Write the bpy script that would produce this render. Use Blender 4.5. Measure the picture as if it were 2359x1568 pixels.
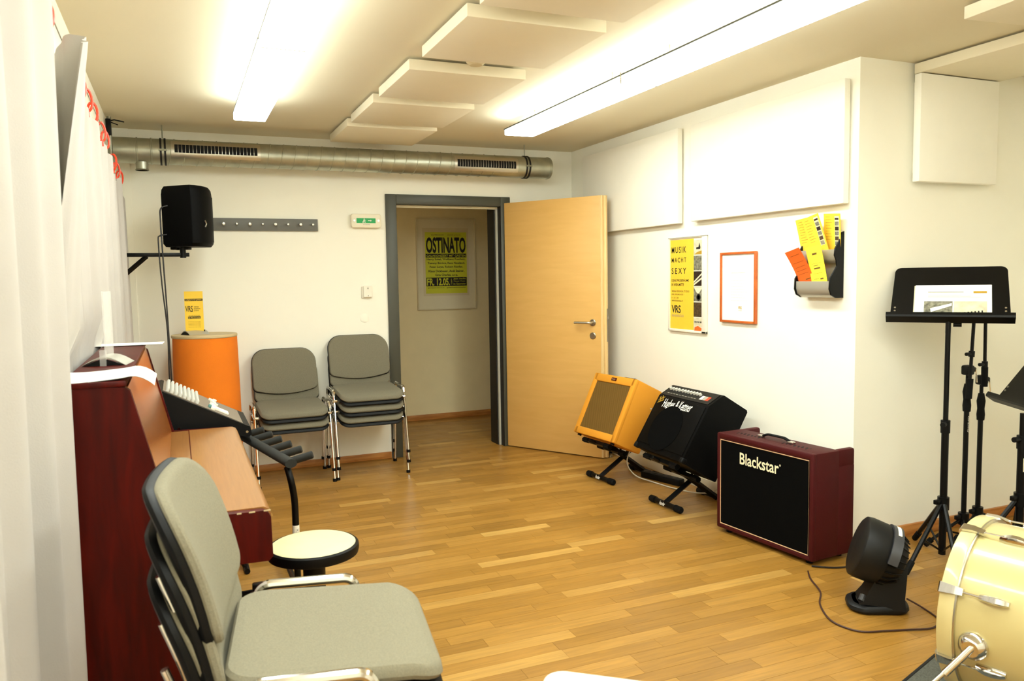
import bpy, bmesh, math, random
from mathutils import Vector, Matrix
random.seed(7)
PI = math.pi
S = bpy.context.scene
for o in list(bpy.data.objects): bpy.data.objects.remove(o)
COL = S.collection

# ---------------------------------------------------------------- camera
cam = bpy.data.cameras.new('camera'); camo = bpy.data.objects.new('camera', cam); COL.objects.link(camo)
R_ = (0.919735, -0.392192, -0.016495); U_ = (0.046647, 0.067475, 0.996630); F_ = (0.389757, 0.917405, -0.080354)
camo.matrix_world = Matrix(((R_[0], U_[0], -F_[0], 0), (R_[1], U_[1], -F_[1], 0), (R_[2], U_[2], -F_[2], 1.40), (0, 0, 0, 1)))
cam.sensor_fit = 'HORIZONTAL'; cam.sensor_width = 36; cam.lens = 27.6134; cam.clip_start = .02
cam.dof.use_dof = True; cam.dof.focus_distance = 5.0; cam.dof.aperture_fstop = 6.0
S.camera = camo
# ---------------------------------------------------------------- world and exposure
w = bpy.data.worlds.new('world'); S.world = w; w.use_nodes = True
w.node_tree.nodes['Background'].inputs[0].default_value = (.02, .02, .02, 1)
w.node_tree.nodes['Background'].inputs[1].default_value = 0.2
S.view_settings.view_transform = 'Standard'; S.view_settings.look = 'None'
S.view_settings.gamma = 1; S.view_settings.use_curve_mapping = False
S.view_settings.exposure = 1.2
LAMP = 9.0            # emission of the fluorescent diffusers
LAMPCOL = (1.0, 1.10, 1.06, 1)

# ---------------------------------------------------------------- materials
def lin(c):
    if isinstance(c, str):
        c = c.lstrip('#'); c = [int(c[i:i+2], 16) / 255 for i in (0, 2, 4)]
    return tuple((x / 12.92 if x <= .04045 else ((x + .055) / 1.055) ** 2.4) for x in c) + (1,)
def mat(name, c, rough=.5, metal=0, var=0, vscale=8, bump=0, bscale=60, coat=0, spec=.5, emit=0, stretch=(1, 1, 1), coords='Object', alpha=1, trans=0):
    m = bpy.data.materials.new(name); m.use_nodes = True; nt = m.node_tree; N = nt.nodes; L = nt.links
    b = N['Principled BSDF']; col = lin(c)
    b.inputs['Base Color'].default_value = col; b.inputs['Roughness'].default_value = rough
    b.inputs['Metallic'].default_value = metal; b.inputs['Coat Weight'].default_value = coat
    b.inputs['Specular IOR Level'].default_value = spec; b.inputs['Alpha'].default_value = alpha
    b.inputs['Transmission Weight'].default_value = trans
    if emit:
        b.inputs['Emission Color'].default_value = col; b.inputs['Emission Strength'].default_value = emit
    tc = N.new('ShaderNodeTexCoord'); mp = N.new('ShaderNodeMapping'); mp.inputs['Scale'].default_value = stretch
    L.new(tc.outputs[coords], mp.inputs['Vector'])
    if var or not bump:
        n = N.new('ShaderNodeTexNoise'); n.inputs['Scale'].default_value = vscale; n.inputs['Detail'].default_value = 4
        L.new(mp.outputs[0], n.inputs['Vector'])
        r = N.new('ShaderNodeMapRange'); v = var or .02
        r.inputs['From Min'].default_value = .3; r.inputs['From Max'].default_value = .7
        r.inputs['To Min'].default_value = 1 - v; r.inputs['To Max'].default_value = 1 + v
        L.new(n.outputs['Fac'], r.inputs['Value'])
        x = N.new('ShaderNodeMix'); x.data_type = 'RGBA'; x.blend_type = 'MULTIPLY'; x.inputs[0].default_value = 1
        x.inputs[6].default_value = col; L.new(r.outputs[0], x.inputs[7]); L.new(x.outputs[2], b.inputs['Base Color'])
    if bump:
        n = N.new('ShaderNodeTexNoise'); n.inputs['Scale'].default_value = bscale; n.inputs['Detail'].default_value = 3
        L.new(mp.outputs[0], n.inputs['Vector'])
        u = N.new('ShaderNodeBump'); u.inputs['Strength'].default_value = bump; u.inputs['Distance'].default_value = .004
        L.new(n.outputs['Fac'], u.inputs['Height']); L.new(u.outputs[0], b.inputs['Normal'])
    return m
def plankmat(name, c0, c1, c2):
    m = bpy.data.materials.new(name); m.use_nodes = True; nt = m.node_tree; N = nt.nodes; L = nt.links; b = N['Principled BSDF']
    g = N.new('ShaderNodeNewGeometry'); oi = N.new('ShaderNodeObjectInfo')
    ad = N.new('ShaderNodeMath'); ad.operation = 'ADD'; L.new(g.outputs['Random Per Island'], ad.inputs[0]); L.new(oi.outputs['Random'], ad.inputs[1])
    fr = N.new('ShaderNodeMath'); fr.operation = 'FRACT'; L.new(ad.outputs[0], fr.inputs[0])
    cr = N.new('ShaderNodeValToRGB'); e = cr.color_ramp.elements; e[0].color = lin(c0); e[1].color = lin(c2)
    k = cr.color_ramp.elements.new(.5); k.color = lin(c1)
    k = cr.color_ramp.elements.new(.93); k.color = lin(c2); e[len(e) - 1].color = lin('#c19750')
    L.new(fr.outputs[0], cr.inputs[0])
    off = N.new('ShaderNodeVectorMath'); off.operation = 'SCALE'; off.inputs[0].default_value = (7, 13, 5); L.new(fr.outputs[0], off.inputs['Scale'])
    av = N.new('ShaderNodeVectorMath'); av.operation = 'ADD'; L.new(g.outputs['Position'], av.inputs[0]); L.new(off.outputs[0], av.inputs[1])
    mp = N.new('ShaderNodeMapping'); mp.inputs['Scale'].default_value = (1.6, 26, 1); L.new(av.outputs[0], mp.inputs['Vector'])
    n = N.new('ShaderNodeTexNoise'); n.inputs['Scale'].default_value = 2.2; n.inputs['Detail'].default_value = 7; n.inputs['Distortion'].default_value = 1.2
    L.new(mp.outputs[0], n.inputs['Vector'])
    r = N.new('ShaderNodeMapRange'); r.inputs['From Min'].default_value = .3; r.inputs['From Max'].default_value = .7
    r.inputs['To Min'].default_value = .80; r.inputs['To Max'].default_value = 1.13; L.new(n.outputs['Fac'], r.inputs['Value'])
    x = N.new('ShaderNodeMix'); x.data_type = 'RGBA'; x.blend_type = 'MULTIPLY'; x.inputs[0].default_value = 1
    L.new(cr.outputs[0], x.inputs[6]); L.new(r.outputs[0], x.inputs[7]); L.new(x.outputs[2], b.inputs['Base Color'])
    b.inputs['Roughness'].default_value = .34; b.inputs['Specular IOR Level'].default_value = .45
    n2 = N.new('ShaderNodeTexNoise'); n2.inputs['Scale'].default_value = 9; L.new(g.outputs['Position'], n2.inputs['Vector'])
    r2 = N.new('ShaderNodeMapRange'); r2.inputs['To Min'].default_value = .26; r2.inputs['To Max'].default_value = .42
    L.new(n2.outputs['Fac'], r2.inputs['Value']); L.new(r2.outputs[0], b.inputs['Roughness'])
    return m
def woodmat(name, c0, c1, rough, stretch, coat=0, scale=3, det=6, spec=.5):
    m = bpy.data.materials.new(name); m.use_nodes = True; nt = m.node_tree; N = nt.nodes; L = nt.links; b = N['Principled BSDF']
    tc = N.new('ShaderNodeTexCoord'); mp = N.new('ShaderNodeMapping'); mp.inputs['Scale'].default_value = stretch
    L.new(tc.outputs['Object'], mp.inputs['Vector'])
    n = N.new('ShaderNodeTexNoise'); n.inputs['Scale'].default_value = scale; n.inputs['Detail'].default_value = det; n.inputs['Distortion'].default_value = .6
    L.new(mp.outputs[0], n.inputs['Vector'])
    cr = N.new('ShaderNodeValToRGB'); e = cr.color_ramp.elements; e[0].position = .32; e[1].position = .68; e[0].color = lin(c0); e[1].color = lin(c1)
    L.new(n.outputs['Fac'], cr.inputs[0]); L.new(cr.outputs[0], b.inputs['Base Color'])
    b.inputs['Roughness'].default_value = rough; b.inputs['Coat Weight'].default_value = coat; b.inputs['Coat Roughness'].default_value = .2; b.inputs['Specular IOR Level'].default_value = spec
    return m
def weavemat(name, c0, c1, scale=350, rough=.9, rot=(0, 0, 0)):
    m = bpy.data.materials.new(name); m.use_nodes = True; nt = m.node_tree; N = nt.nodes; L = nt.links; b = N['Principled BSDF']
    tc = N.new('ShaderNodeTexCoord'); mp = N.new('ShaderNodeMapping'); mp.inputs['Rotation'].default_value = rot; L.new(tc.outputs['Object'], mp.inputs['Vector'])
    wv = N.new('ShaderNodeTexWave'); wv.inputs['Scale'].default_value = scale; wv.inputs['Distortion'].default_value = .6; L.new(mp.outputs[0], wv.inputs['Vector'])
    mx = N.new('ShaderNodeMix'); mx.data_type = 'RGBA'; mx.inputs[6].default_value = lin(c0); mx.inputs[7].default_value = lin(c1)
    L.new(wv.outputs['Fac'], mx.inputs[0]); L.new(mx.outputs[2], b.inputs['Base Color']); b.inputs['Roughness'].default_value = rough; b.inputs['Specular IOR Level'].default_value = .08
    return m
MT = {}
MT['wall'] = mat('wall_paint', '#fbf7e8', .85, var=.015, vscale=2, bump=.04, bscale=220)
MT['ceil'] = mat('ceiling_paint', '#e6dcc0', .9, var=.01, vscale=2)
MT['panel'] = mat('panel_felt', '#fbf7ea', .95, var=.01, bump=.1, bscale=400)
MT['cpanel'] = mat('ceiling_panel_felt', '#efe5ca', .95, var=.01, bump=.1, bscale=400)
MT['plank'] = plankmat('oak_parquet', '#946a2b', '#a17430', '#ac7f3a')
MT['subfloor'] = mat('subfloor', '#8a5a2a', .8)
MT['skirt'] = woodmat('skirting_wood', '#a9682c', '#c98a48', .45, (2, 20, 20))
MT['skirtw'] = mat('skirting_white', '#f2ead0', .5)
MT['maple'] = woodmat('door_maple', '#e0b062', '#e6b76a', .4, (2.5, 2.5, 18), scale=1.2)
MT['mapleedge'] = woodmat('door_edge', '#e9c582', '#f2d49a', .4, (20, 20, 1))
MT['steel'] = mat('frame_steel', '#47473c', .45, .1)
MT['rubberblk'] = mat('black_seal', '#0b0b0a', .6)
MT['sealgrey'] = mat('grey_seal', '#b9b4a2', .6)
MT['chrome'] = mat('chrome', '#e4e2dc', .12, 1)
MT['alu'] = mat('brushed_aluminium', '#c9c5b8', .32, 1)
MT['inox'] = mat('satin_steel', '#a89f8c', .35, 1)
MT['fabric'] = mat('grey_upholstery', '#78725f', .95, var=.12, vscale=260, bump=.35, bscale=500)
MT['fabricl'] = mat('light_grey_upholstery', '#857e69', .95, var=.10, vscale=260, bump=.35, bscale=500)
MT['shell'] = mat('black_plastic', '#060606', .5, spec=.22)
MT['shellg'] = mat('dark_grey_plastic', '#4a4850', .45)
MT['blkmetal'] = mat('black_painted_metal', '#060606', .38, spec=.22)
MT['foam'] = mat('black_foam', '#1b1c18', .75, bump=.2, bscale=300)
MT['rubber'] = mat('rubber', '#060606', .8, spec=.22)
MT['duct'] = mat('galvanised_steel', '#b4b5a4', .38, .85, var=.12, vscale=14)
MT['ductd'] = mat('galvanised_seam', '#8f8e7c', .4, .9)
MT['dark'] = mat('dark_void', '#050505', .9)
MT['greyboard'] = mat('grey_lacquer', '#6b6a63', .5)
MT['cream'] = mat('cream_plastic', '#efe6cb', .45)
MT['white'] = mat('white_plastic', '#f4eedd', .45)
MT['paper'] = mat('paper', '#fbf8ee', .8)
MT['green'] = mat('sign_green', '#17a455', .5)
MT['curtain'] = mat('curtain_cloth', '#b9b2aa', .95, var=.02, bump=.15, bscale=300)
MT['red'] = mat('red_clip', '#f0431f', .4)
MT['orange'] = mat('orange_fabric', '#ea7a0c', .9, var=.05, vscale=5, bump=.25, bscale=400)
MT['lidwood'] = mat('pale_board', '#cbb488', .6)
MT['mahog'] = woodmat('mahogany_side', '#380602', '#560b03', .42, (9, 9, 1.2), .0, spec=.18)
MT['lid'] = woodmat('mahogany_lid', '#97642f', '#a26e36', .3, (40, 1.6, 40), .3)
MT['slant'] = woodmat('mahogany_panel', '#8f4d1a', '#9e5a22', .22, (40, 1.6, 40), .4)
MT['redtolex'] = mat('oxblood_vinyl', '#440c0f', .55, spec=.2, bump=.3, bscale=380)
MT['grillblk'] = weavemat('black_grille_cloth', '#020202', '#060606', 500)
MT['gold'] = mat('piping', '#c9a07a', .4)
MT['logo'] = mat('logo_cream', '#f3edc9', .35)
MT['tweed'] = weavemat('tweed', '#d88d25', '#e6a03a', 260, .6, (0, .78, 0))
MT['grillbr'] = weavemat('brown_grille_cloth', '#4a3414', '#8a6a34', 42, .85, (0, .6, 0))
MT['blktolex'] = mat('black_vinyl', '#040404', .55, spec=.12, bump=.3, bscale=380)
MT['perf'] = weavemat('perforated_grille', '#020202', '#0c0a08', 260, .5)
MT['cone'] = mat('speaker_cone', '#4a2712', .7)
MT['goldprint'] = mat('gold_print', '#b8912c', .4)
MT['shellcream'] = mat('drum_lacquer', '#cab97f', .25, coat=.4)
MT['hoop'] = mat('drum_hoop', '#d2c289', .28, coat=.4)
MT['skin'] = mat('drum_head', '#f3efe0', .5)
MT['rug'] = mat('grey_rug', '#56564d', 1, var=.3, vscale=160, bump=.8, bscale=300)
MT['rugedge'] = mat('rug_edge', '#11100e', .9)
MT['fandark'] = mat('fan_black', '#101010', .5, spec=.3)
MT['fangrey'] = mat('fan_grey', '#3b3b3e', .4)
MT['seatbeige'] = mat('beige_vinyl', '#e6d6a4', .6, var=.05, vscale=9)
MT['yellow'] = mat('yellow_print', '#f8cb38', .6)
MT['yellow2'] = mat('lemon_print', '#fbe53e', .6)
MT['yellowg'] = mat('yellow_green_print', '#cfd02a', .6)
MT['orangep'] = mat('orange_print', '#f5671d', .6)
MT['ink'] = mat('ink', '#17130c', .7)
MT['inkbrown'] = mat('ink_brown', '#6a4a12', .7)
MT['inkgrey'] = mat('ink_grey', '#a19b8a', .7)
MT['woodframe'] = woodmat('orange_wood_frame', '#b9541c', '#cf6a28', .35, (4, 4, 4))
MT['ivory'] = mat('ivory_mat', '#e9dfc0', .7)
MT['ivory2'] = mat('ivory_mat_dark', '#ddd0ac', .7)
MT['mixgrey'] = mat('mixer_panel', '#7c6f60', .5)
MT['knobgrey'] = mat('knob_grey', '#cfcdc3', .45)
MT['teal'] = mat('teal_cap', '#5f8f8c', .45)
MT['cordw'] = mat('white_cable', '#d9d3c0', .5)
MT['cordb'] = mat('black_cable', '#171110', .5)
MT['brownc'] = mat('brown_cable', '#3a1c14', .5)
MT['acryl'] = mat('acrylic', '#f3f0ea', .08, alpha=.3)
MT['silver'] = mat('silver_plastic', '#bdb9ab', .35, .5)
MT['ph0'] = mat('photo_pale', '#d9d0b0', .5, var=.2, vscale=30)
MT['ph1'] = mat('photo_dark', '#2a1a10', .5, var=.6, vscale=50)
MT['ph2'] = mat('photo_mid', '#7d7a68', .5, var=.7, vscale=60)
MT['ph3'] = mat('photo_brown', '#4c3a22', .5, var=.8, vscale=70)
def lampmat():
    m = bpy.data.materials.new('lit_diffuser'); m.use_nodes = True; N = m.node_tree.nodes; b = N['Principled BSDF']
    b.inputs['Base Color'].default_value = (.9, .9, .85, 1); b.inputs['Emission Color'].default_value = LAMPCOL; b.inputs['Emission Strength'].default_value = LAMP
    return m
MT['lamp'] = lampmat()
MT['hallwall'] = mat('corridor_paint', '#f4e4b8', .85)
MT['spk'] = mat('speaker_black', '#020202', .55, spec=.1)
MT['clawchrome'] = mat('polished_chrome', '#d8d6d2', .08, 1)

# ---------------------------------------------------------------- mesh helpers
def V(*a): return Vector(a)
def rrect(wd, h, r, n=5):
    o = []
    for cx, cy, a0 in ((wd/2-r, h/2-r, 0), (-wd/2+r, h/2-r, 90), (-wd/2+r, -h/2+r, 180), (wd/2-r, -h/2+r, 270)):
        for k in range(n + 1):
            a = math.radians(a0 + 90 * k / n); o.append((cx + r * math.cos(a), cy + r * math.sin(a)))
    return o
def fillet(pts, r, n=5):
    pts = [Vector(p) for p in pts]; o = [pts[0]]
    for i in range(1, len(pts) - 1):
        a, b, c = pts[i-1], pts[i], pts[i+1]; d1 = (a - b); d2 = (c - b)
        l = min(r, d1.length * .49, d2.length * .49); p = b + d1.normalized() * l; q = b + d2.normalized() * l
        for k in range(n + 1):
            t = k / n; o.append((1-t)**2 * p + 2*t*(1-t) * b + t*t * q)
    o.append(pts[-1]); return o
def spline(pts, n=8):
    pts = [Vector(p) for p in pts]; o = []; P = [pts[0]] + pts + [pts[-1]]
    for i in range(1, len(P) - 2):
        a, b, c, d = P[i-1], P[i], P[i+1], P[i+2]
        for k in range(n):
            t = k / n
            o.append(.5 * ((2*b) + (c - a) * t + (2*a - 5*b + 4*c - d) * t*t + (3*b - a - 3*c + d) * t**3))
    o.append(pts[-1]); return o
class B:
    def __init__(s): s.bm = bmesh.new()
    def box(s, c, d, bev=0, M=None, seg=2):
        r = bmesh.ops.create_cube(s.bm, size=1); vs = r['verts']
        for v in vs: v.co = Vector((v.co.x * d[0], v.co.y * d[1], v.co.z * d[2]))
        if bev:
            es = list({e for v in vs for e in v.link_edges})
            rr = bmesh.ops.bevel(s.bm, geom=es, offset=bev, segments=seg, affect='EDGES', profile=.5)
            vs = list({v for f in rr['faces'] for v in f.verts} | {v for v in vs if v.is_valid})
        for v in vs:
            p = v.co.copy()
            if M is not None: p = M @ p
            v.co = p + Vector(c)
        return s
    def b2(s, lo, hi, bev=0): 
        return s.box([(a + b) / 2 for a, b in zip(lo, hi)], [b - a for a, b in zip(lo, hi)], bev)
    def loft(s, loops, cap0=True, cap1=True, closed=True):
        L = [[s.bm.verts.new(p) for p in lp] for lp in loops]; n = len(L[0])
        for a, b in zip(L, L[1:]):
            for i in range(n if closed else n - 1):
                j = (i + 1) % n; s.bm.faces.new((a[i], a[j], b[j], b[i]))
        if cap0: s.bm.faces.new(list(reversed(L[0])))
        if cap1: s.bm.faces.new(L[-1])
        return s
    def tube(s, pts, r, seg=10, ry=None, caps=True):
        pts = [Vector(p) for p in pts]; n = len(pts); loops = []; up = None
        for i in range(n):
            t = (pts[min(i+1, n-1)] - pts[max(i-1, 0)]).normalized()
            if up is None:
                up = Vector((0, 0, 1)) if abs(t.z) < .9 else Vector((1, 0, 0))
                up = (up - t * up.dot(t)).normalized()
            else:
                up = (up - t * up.dot(t)).normalized()
            sd = t.cross(up); rr = r[i] if isinstance(r, (list, tuple)) else r
            loops.append([pts[i] + rr * (math.cos(a) * up * (ry or 1) + math.sin(a) * sd) for a in [2*PI*k/seg for k in range(seg)]])
        return s.loft(loops, caps, caps)
    def cyl(s, a, b, r, r2=None, seg=20):
        return s.tube([a, b], [r, r if r2 is None else r2], seg)
    def lathe(s, prof, seg=32, M=None, o=(0, 0, 0)):
        loops = []
        for (r, z) in prof:
            lp = []
            for k in range(seg):
                a = 2*PI*k/seg; p = Vector((max(r, 1e-5) * math.cos(a), max(r, 1e-5) * math.sin(a), z))
                if M is not None: p = M @ p
                lp.append(p + Vector(o))
            loops.append(lp)
        return s.loft(loops)
    def prism(s, poly, f0, f1):
        """poly 2D, f0/f1 map (u,v)->3D for both ends"""
        return s.loft([[Vector(f0(*p)) for p in poly], [Vector(f1(*p)) for p in poly]])
    def pad(s, outline, f, h0, h1, e=.01, rings=(.2, .5, .8), back=True):
        loops = []
        sc = lambda k, h: [Vector(f(u * k, v * k, h)) for u, v in outline]
        ww = max(abs(u) for u, v in outline); ee = 1 - e / ww
        for k in rings: loops.append(sc(k, h0))
        loops.append(sc(ee, h0)); loops.append(sc(1 - (1-ee)*.3, h0 + (h1-h0)*.12)); loops.append(sc(1, h0 + (h1-h0)*.4))
        loops.append(sc(1 - (1-ee)*.12, h0 + (h1-h0)*.75)); loops.append(sc(1-(1-ee)*.5, h0 + (h1-h0)*.95))
        loops.append(sc(ee - (1-ee)*.6, h1))
        for k in reversed(rings): loops.append(sc(k, h1))
        return s.loft(loops)
    def grid(s, nu, nv, f):
        vs = [[s.bm.verts.new(f(i/nu, j/nv)) for j in range(nv+1)] for i in range(nu+1)]
        for i in range(nu):
            for j in range(nv): s.bm.faces.new((vs[i][j], vs[i+1][j], vs[i+1][j+1], vs[i][j+1]))
        return s
    def mesh(s, name, m, smooth=True, ang=35):
        bmesh.ops.recalc_face_normals(s.bm, faces=s.bm.faces)
        me = bpy.data.meshes.new(name); s.bm.to_mesh(me); s.bm.free()
        if smooth:
            for p in me.polygons: p.use_smooth = True
            me.set_sharp_from_angle(angle=math.radians(ang))
        me.materials.append(MT[m] if isinstance(m, str) else m)
        return me
    def obj(s, name, m, parent=None, smooth=True, ang=35, loc=None, rot=None, label=None):
        return link(name, s.mesh(name, m, smooth, ang), parent, loc, rot, label)
def link(name, me, parent=None, loc=None, rot=None, label=None):
    o = bpy.data.objects.new(name, me); COL.objects.link(o)
    if parent: o.parent = parent
    if loc is not None: o.location = loc
    if rot is not None: o.rotation_euler = rot
    if label: o['label'] = label
    return o
def tag(o, label, cat, group=None, kind=None):
    o['label'] = label; o['category'] = cat
    if group: o['group'] = group
    if kind: o['kind'] = kind
    return o
def thing(name, label, cat, loc=(0, 0, 0), rot=0, group=None):
    o = bpy.data.objects.new(name, None); COL.objects.link(o); o.empty_display_size = .1
    o.location = loc; o.rotation_euler = (0, 0, rot) if not isinstance(rot, (tuple, list)) else rot
    return tag(o, label, cat, group)
def struct(name, b, m, parent=None, smooth=False):
    o = b.obj(name, m, parent, smooth); o['kind'] = 'structure'; return o
def copy_tree(o, parent=None):
    c = o.copy(); COL.objects.link(c); c.parent = parent
    for ch in [k for k in KIDS(o)]: copy_tree(ch, c)
    return c
def KIDS(o): return [x for x in bpy.data.objects if x.parent == o]
def text(name, s, wd, ht, m, parent, loc, rot=(PI/2, 0, 0), bold=0, shear=0, ext=.0006, center=True, spacing=1):
    c = bpy.data.curves.new('t', 'FONT'); c.body = s; c.size = 1; c.offset = bold; c.shear = shear; c.extrude = 0; c.space_character = spacing
    c.resolution_u = 3
    o = bpy.data.objects.new('t', c); COL.objects.link(o)
    dg = bpy.context.evaluated_depsgraph_get(); me = bpy.data.meshes.new_from_object(o.evaluated_get(dg))
    bpy.data.objects.remove(o); bpy.data.curves.remove(c)
    xs = [v.co.x for v in me.vertices]; ys = [v.co.y for v in me.vertices]
    x0, x1, y0, y1 = min(xs), max(xs), min(ys), max(ys); kx = wd / (x1 - x0); ky = ht / (y1 - y0)
    for v in me.vertices:
        v.co = Vector(((v.co.x - (x0 + x1)/2) * kx if center else (v.co.x - x0) * kx, (v.co.y - (y0 + y1)/2) * ky, ext))
    me.name = name; me.materials.clear(); me.materials.append(MT[m])
    return link(name, me, parent, loc, rot)
def flat(name, wd, ht, m, parent, loc, rot=(0, 0, 0), t=.0008):
    return B().box((0, 0, 0), (wd, t, ht)).obj(name, m, parent, False, loc=loc, rot=rot)

# ================================================================ the room
XL, XR, YB, YR, XF, YN, ZC, YH = -.36, 3.11, 5.978, 2.93, 4.40, -1.5, 2.44, 7.45
WT = .22
fl = struct('floor', B().b2((XL - .2, YN - .2, -.12), (XF + .2, YH + .1, -.012)), 'subfloor')
# parquet strips: the 300 that show largest are parts, the others one field
rows = []
y = YN; k = 0
SW = .07
while y < YH:
    x = XL - random.random() * .6
    while x < XF:
        ln = random.choice((.32, .4, .48, .56, .64))
        if x + ln > XL and (y > YB - .05 and (x + ln < .2 or x > 4.0)) is False:
            rows.append((x, y, ln))
        x += ln
    y += SW
def vis(x, y, ln):
    c = Vector((x + ln/2, y + SW/2, 0)) - Vector((0, 0, 1.4)); d = c.dot(Vector(F_))
    if d < .5: return 0
    px = 1179.5 + 1809.4 * c.dot(Vector(R_)) / d; py = 784 - 1809.4 * c.dot(Vector(U_)) / d
    if not (480 < px < 2330 and py < 1620): return 0
    if px < 900 and y < 2.9: return 0
    return ln / d**2
rows.sort(key=lambda t: -vis(*t))
pm = {}
gp = .0005
for ln in (.32, .4, .48, .56, .64):
    pm[ln] = B().b2((gp, gp, -.012), (ln - gp, SW - gp, 0)).mesh('plank', 'plank', False)
for i, (x, y, ln) in enumerate(rows[:300]):
    link('plank', pm[ln], fl, (x, y, random.uniform(-.0003, 0)))
b = B()
for x, y, ln in rows[300:]:
    b.b2((max(x, XL) + gp, y + gp, -.012), (min(x + ln, XF) - gp, y + SW - gp, random.uniform(-.0003, 0)))
pf = b.obj('plank_field', 'plank', fl, False); pf['kind'] = 'stuff'

wb = B()
wb.b2((XL - .1, YB, 0), (1.575, YB + WT, ZC)); wb.b2((2.462, YB, 0), (XR + .15, YB + WT, ZC)); wb.b2((1.575, YB, 1.985), (2.462, YB + WT, ZC))
struct('wall_back', wb, 'wall')
struct('wall_left', B().b2((XL - .12, YN - .1, 0), (XL, YB, ZC)), 'wall')
struct('wall_right', B().b2((XR, YR, 0), (XR + .2, YB, ZC)), 'wall')
struct('wall_recess', B().b2((XR + .2, YR, 0), (XF + .12, YR + .15, ZC)), 'wall')
struct('wall_side', B().b2((XF, YN - .1, 0), (XF + .12, YR, ZC)), 'wall')
struct('wall_front', B().b2((XL, YN - .12, 0), (XF, YN, ZC)), 'wall')
struct('ceiling', B().b2((XL - .12, YN - .12, ZC), (XF + .12, YB + WT, ZC + .12)), 'ceil')
struct('wall_corner_pier', B().b2((XL, YB - .012, 0), (-.252, YB, ZC)), 'wall')
# corridor beyond the door
struct('wall_hall', B().b2((.2, YH, 0), (4.2, YH + .1, 2.5)), 'hallwall')
struct('wall_hall_left', B().b2((.1, YB + WT, 0), (.2, YH + .1, 2.5)), 'hallwall')
struct('wall_hall_right', B().b2((4.0, YB + WT, 0), (4.1, YH, 2.5)), 'hallwall')
struct('ceiling_hall', B().b2((.1, YB + WT, 2.45), (4.1, YH + .1, 2.55)), 'ceil')
cl_o = thing('corridor_fill_light', 'small unseen fill light added in the corridor, left of the doorway', 'lamp', (.85, 6.85, 2.40))  # fill light added out of view to brighten the corridor
MT['fillglow'] = mat('fill_light_diffuser', '#fff0cc', .5, emit=4)
B().lathe([(0, 0), (.10, 0), (.13, .015), (.13, .035), (0, .035)], 32).obj('diffuser', 'fillglow', cl_o); B().lathe([(0, .035), (.12, .035), (.12, .05), (0, .05)], 32).obj('base', 'white', cl_o)
def board(name, lo, hi, m='skirt'): struct(name, B().b2(lo, hi, .003), m, None, True)
board('baseboard_back', (-.25, YB - .014, 0), (1.495, YB, .052))
board('baseboard_back_2', (2.54, YB - .014, 0), (XR, YB, .052))
board('baseboard_hall', (.2, YH - .014, 0), (4.0, YH, .055))
board('baseboard_recess', (XR + .02, YR - .016, 0), (XF - .016, YR, .065))
board('baseboard_side', (XF - .016, YN, 0), (XF, YR, .065))
board('baseboard_right', (XR - .014, YR - .016, 0), (XR, YB - .014, .075), 'skirtw')
board('baseboard_left', (XL, YN, 0), (XL + .014, YB - .02, .05))
# door frame
fr = B(); f0 = YB - .018
fr.b2((1.500, f0, 0), (1.585, YB, 2.05), .004); fr.b2((2.452, f0, 0), (2.535, YB, 2.05), .004); fr.b2((1.585, f0, 1.975), (2.452, YB, 2.05), .004)
tr = struct('trim_1', fr, 'steel', None, True)
ln_ = B(); ln_.b2((1.575, YB, 0), (1.587, YB + WT + .012, 1.985)); ln_.b2((1.587, YB, 1.973), (2.45, YB + WT + .012, 1.985))
ln_.obj('lining', 'steel', tr, False)
ln_ = B(); ln_.b2((2.45, YB - .016, 0), (2.462, YB + WT + .012, 1.985)); ln_.b2((2.425, YB + .07, 0), (2.45, YB + WT, 1.973))
ln_.obj('lining', 'rubberblk', tr, False)
B().b2((2.434, YB + .052, 0), (2.45, YB + .07, 1.96)).obj('door_seal', 'sealgrey', tr, False)
B().b2((1.587, YB + .052, 1.955), (2.45, YB + .07, 1.973)).obj('door_seal', 'ivory2', tr, False)
# door leaf, open into the room; local x from hinge to free edge
ang = math.atan2(5.185 - 5.955, 2.945 - 2.47)
door = bpy.data.objects.new('door_1', None); COL.objects.link(door); door.location = (2.475, 5.945, 0); door.rotation_euler = (0, 0, ang)
door['kind'] = 'structure'; door['label'] = 'open maple veneer door leaf with steel lever handle'
DW, DT, DH = .90, .042, 1.998
# outward face (toward camera) is local -y side
B().b2((0, 0, .008), (DW - .018, DT, DH), .002).obj('leaf', 'maple', door)
B().b2((DW - .018, -.0005, .008), (DW, DT - .012, DH), .002).obj('edge_strip', 'mapleedge', door)
B().b2((DW - .03, DT - .014, .008), (DW + .016, DT + .012, DH), .002).obj('rebate', 'mapleedge', door)
h = B().lathe([(0, 0), (.026, 0), (.026, .006), (.022, .009), (0, .009)], 24, Matrix.Rotation(PI/2, 3, 'X')).obj('rosette', 'inox', door, loc=(DW - .085, 0, 1.045))
B().tube(fillet([(0, 0, 0), (0, -.05, 0), (-.135, -.05, 0)], .022), .0095, 14).obj('lever', 'alu', h)
B().lathe([(0, 0), (.026, 0), (.026, .006), (.022, .009), (0, .009)], 24, Matrix.Rotation(PI/2, 3, 'X')).obj('key_rosette', 'inox', door, loc=(DW - .085, 0, .945))
B().b2((DW + .016, DT - .008, .90), (DW + .0175, DT + .008, 1.15)).obj('lock_plate', 'inox', door, False)
B().b2((DW + .0175, DT - .006, 1.07), (DW + .026, DT + .005, 1.095)).obj('latch_bolt', 'chrome', door, False)
for z in (.25, 1.0, 1.75):
    B().cyl((-.006, DT/2, z), (-.006, DT/2, z + .09), .008).obj('hinge', 'inox', door)

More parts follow.
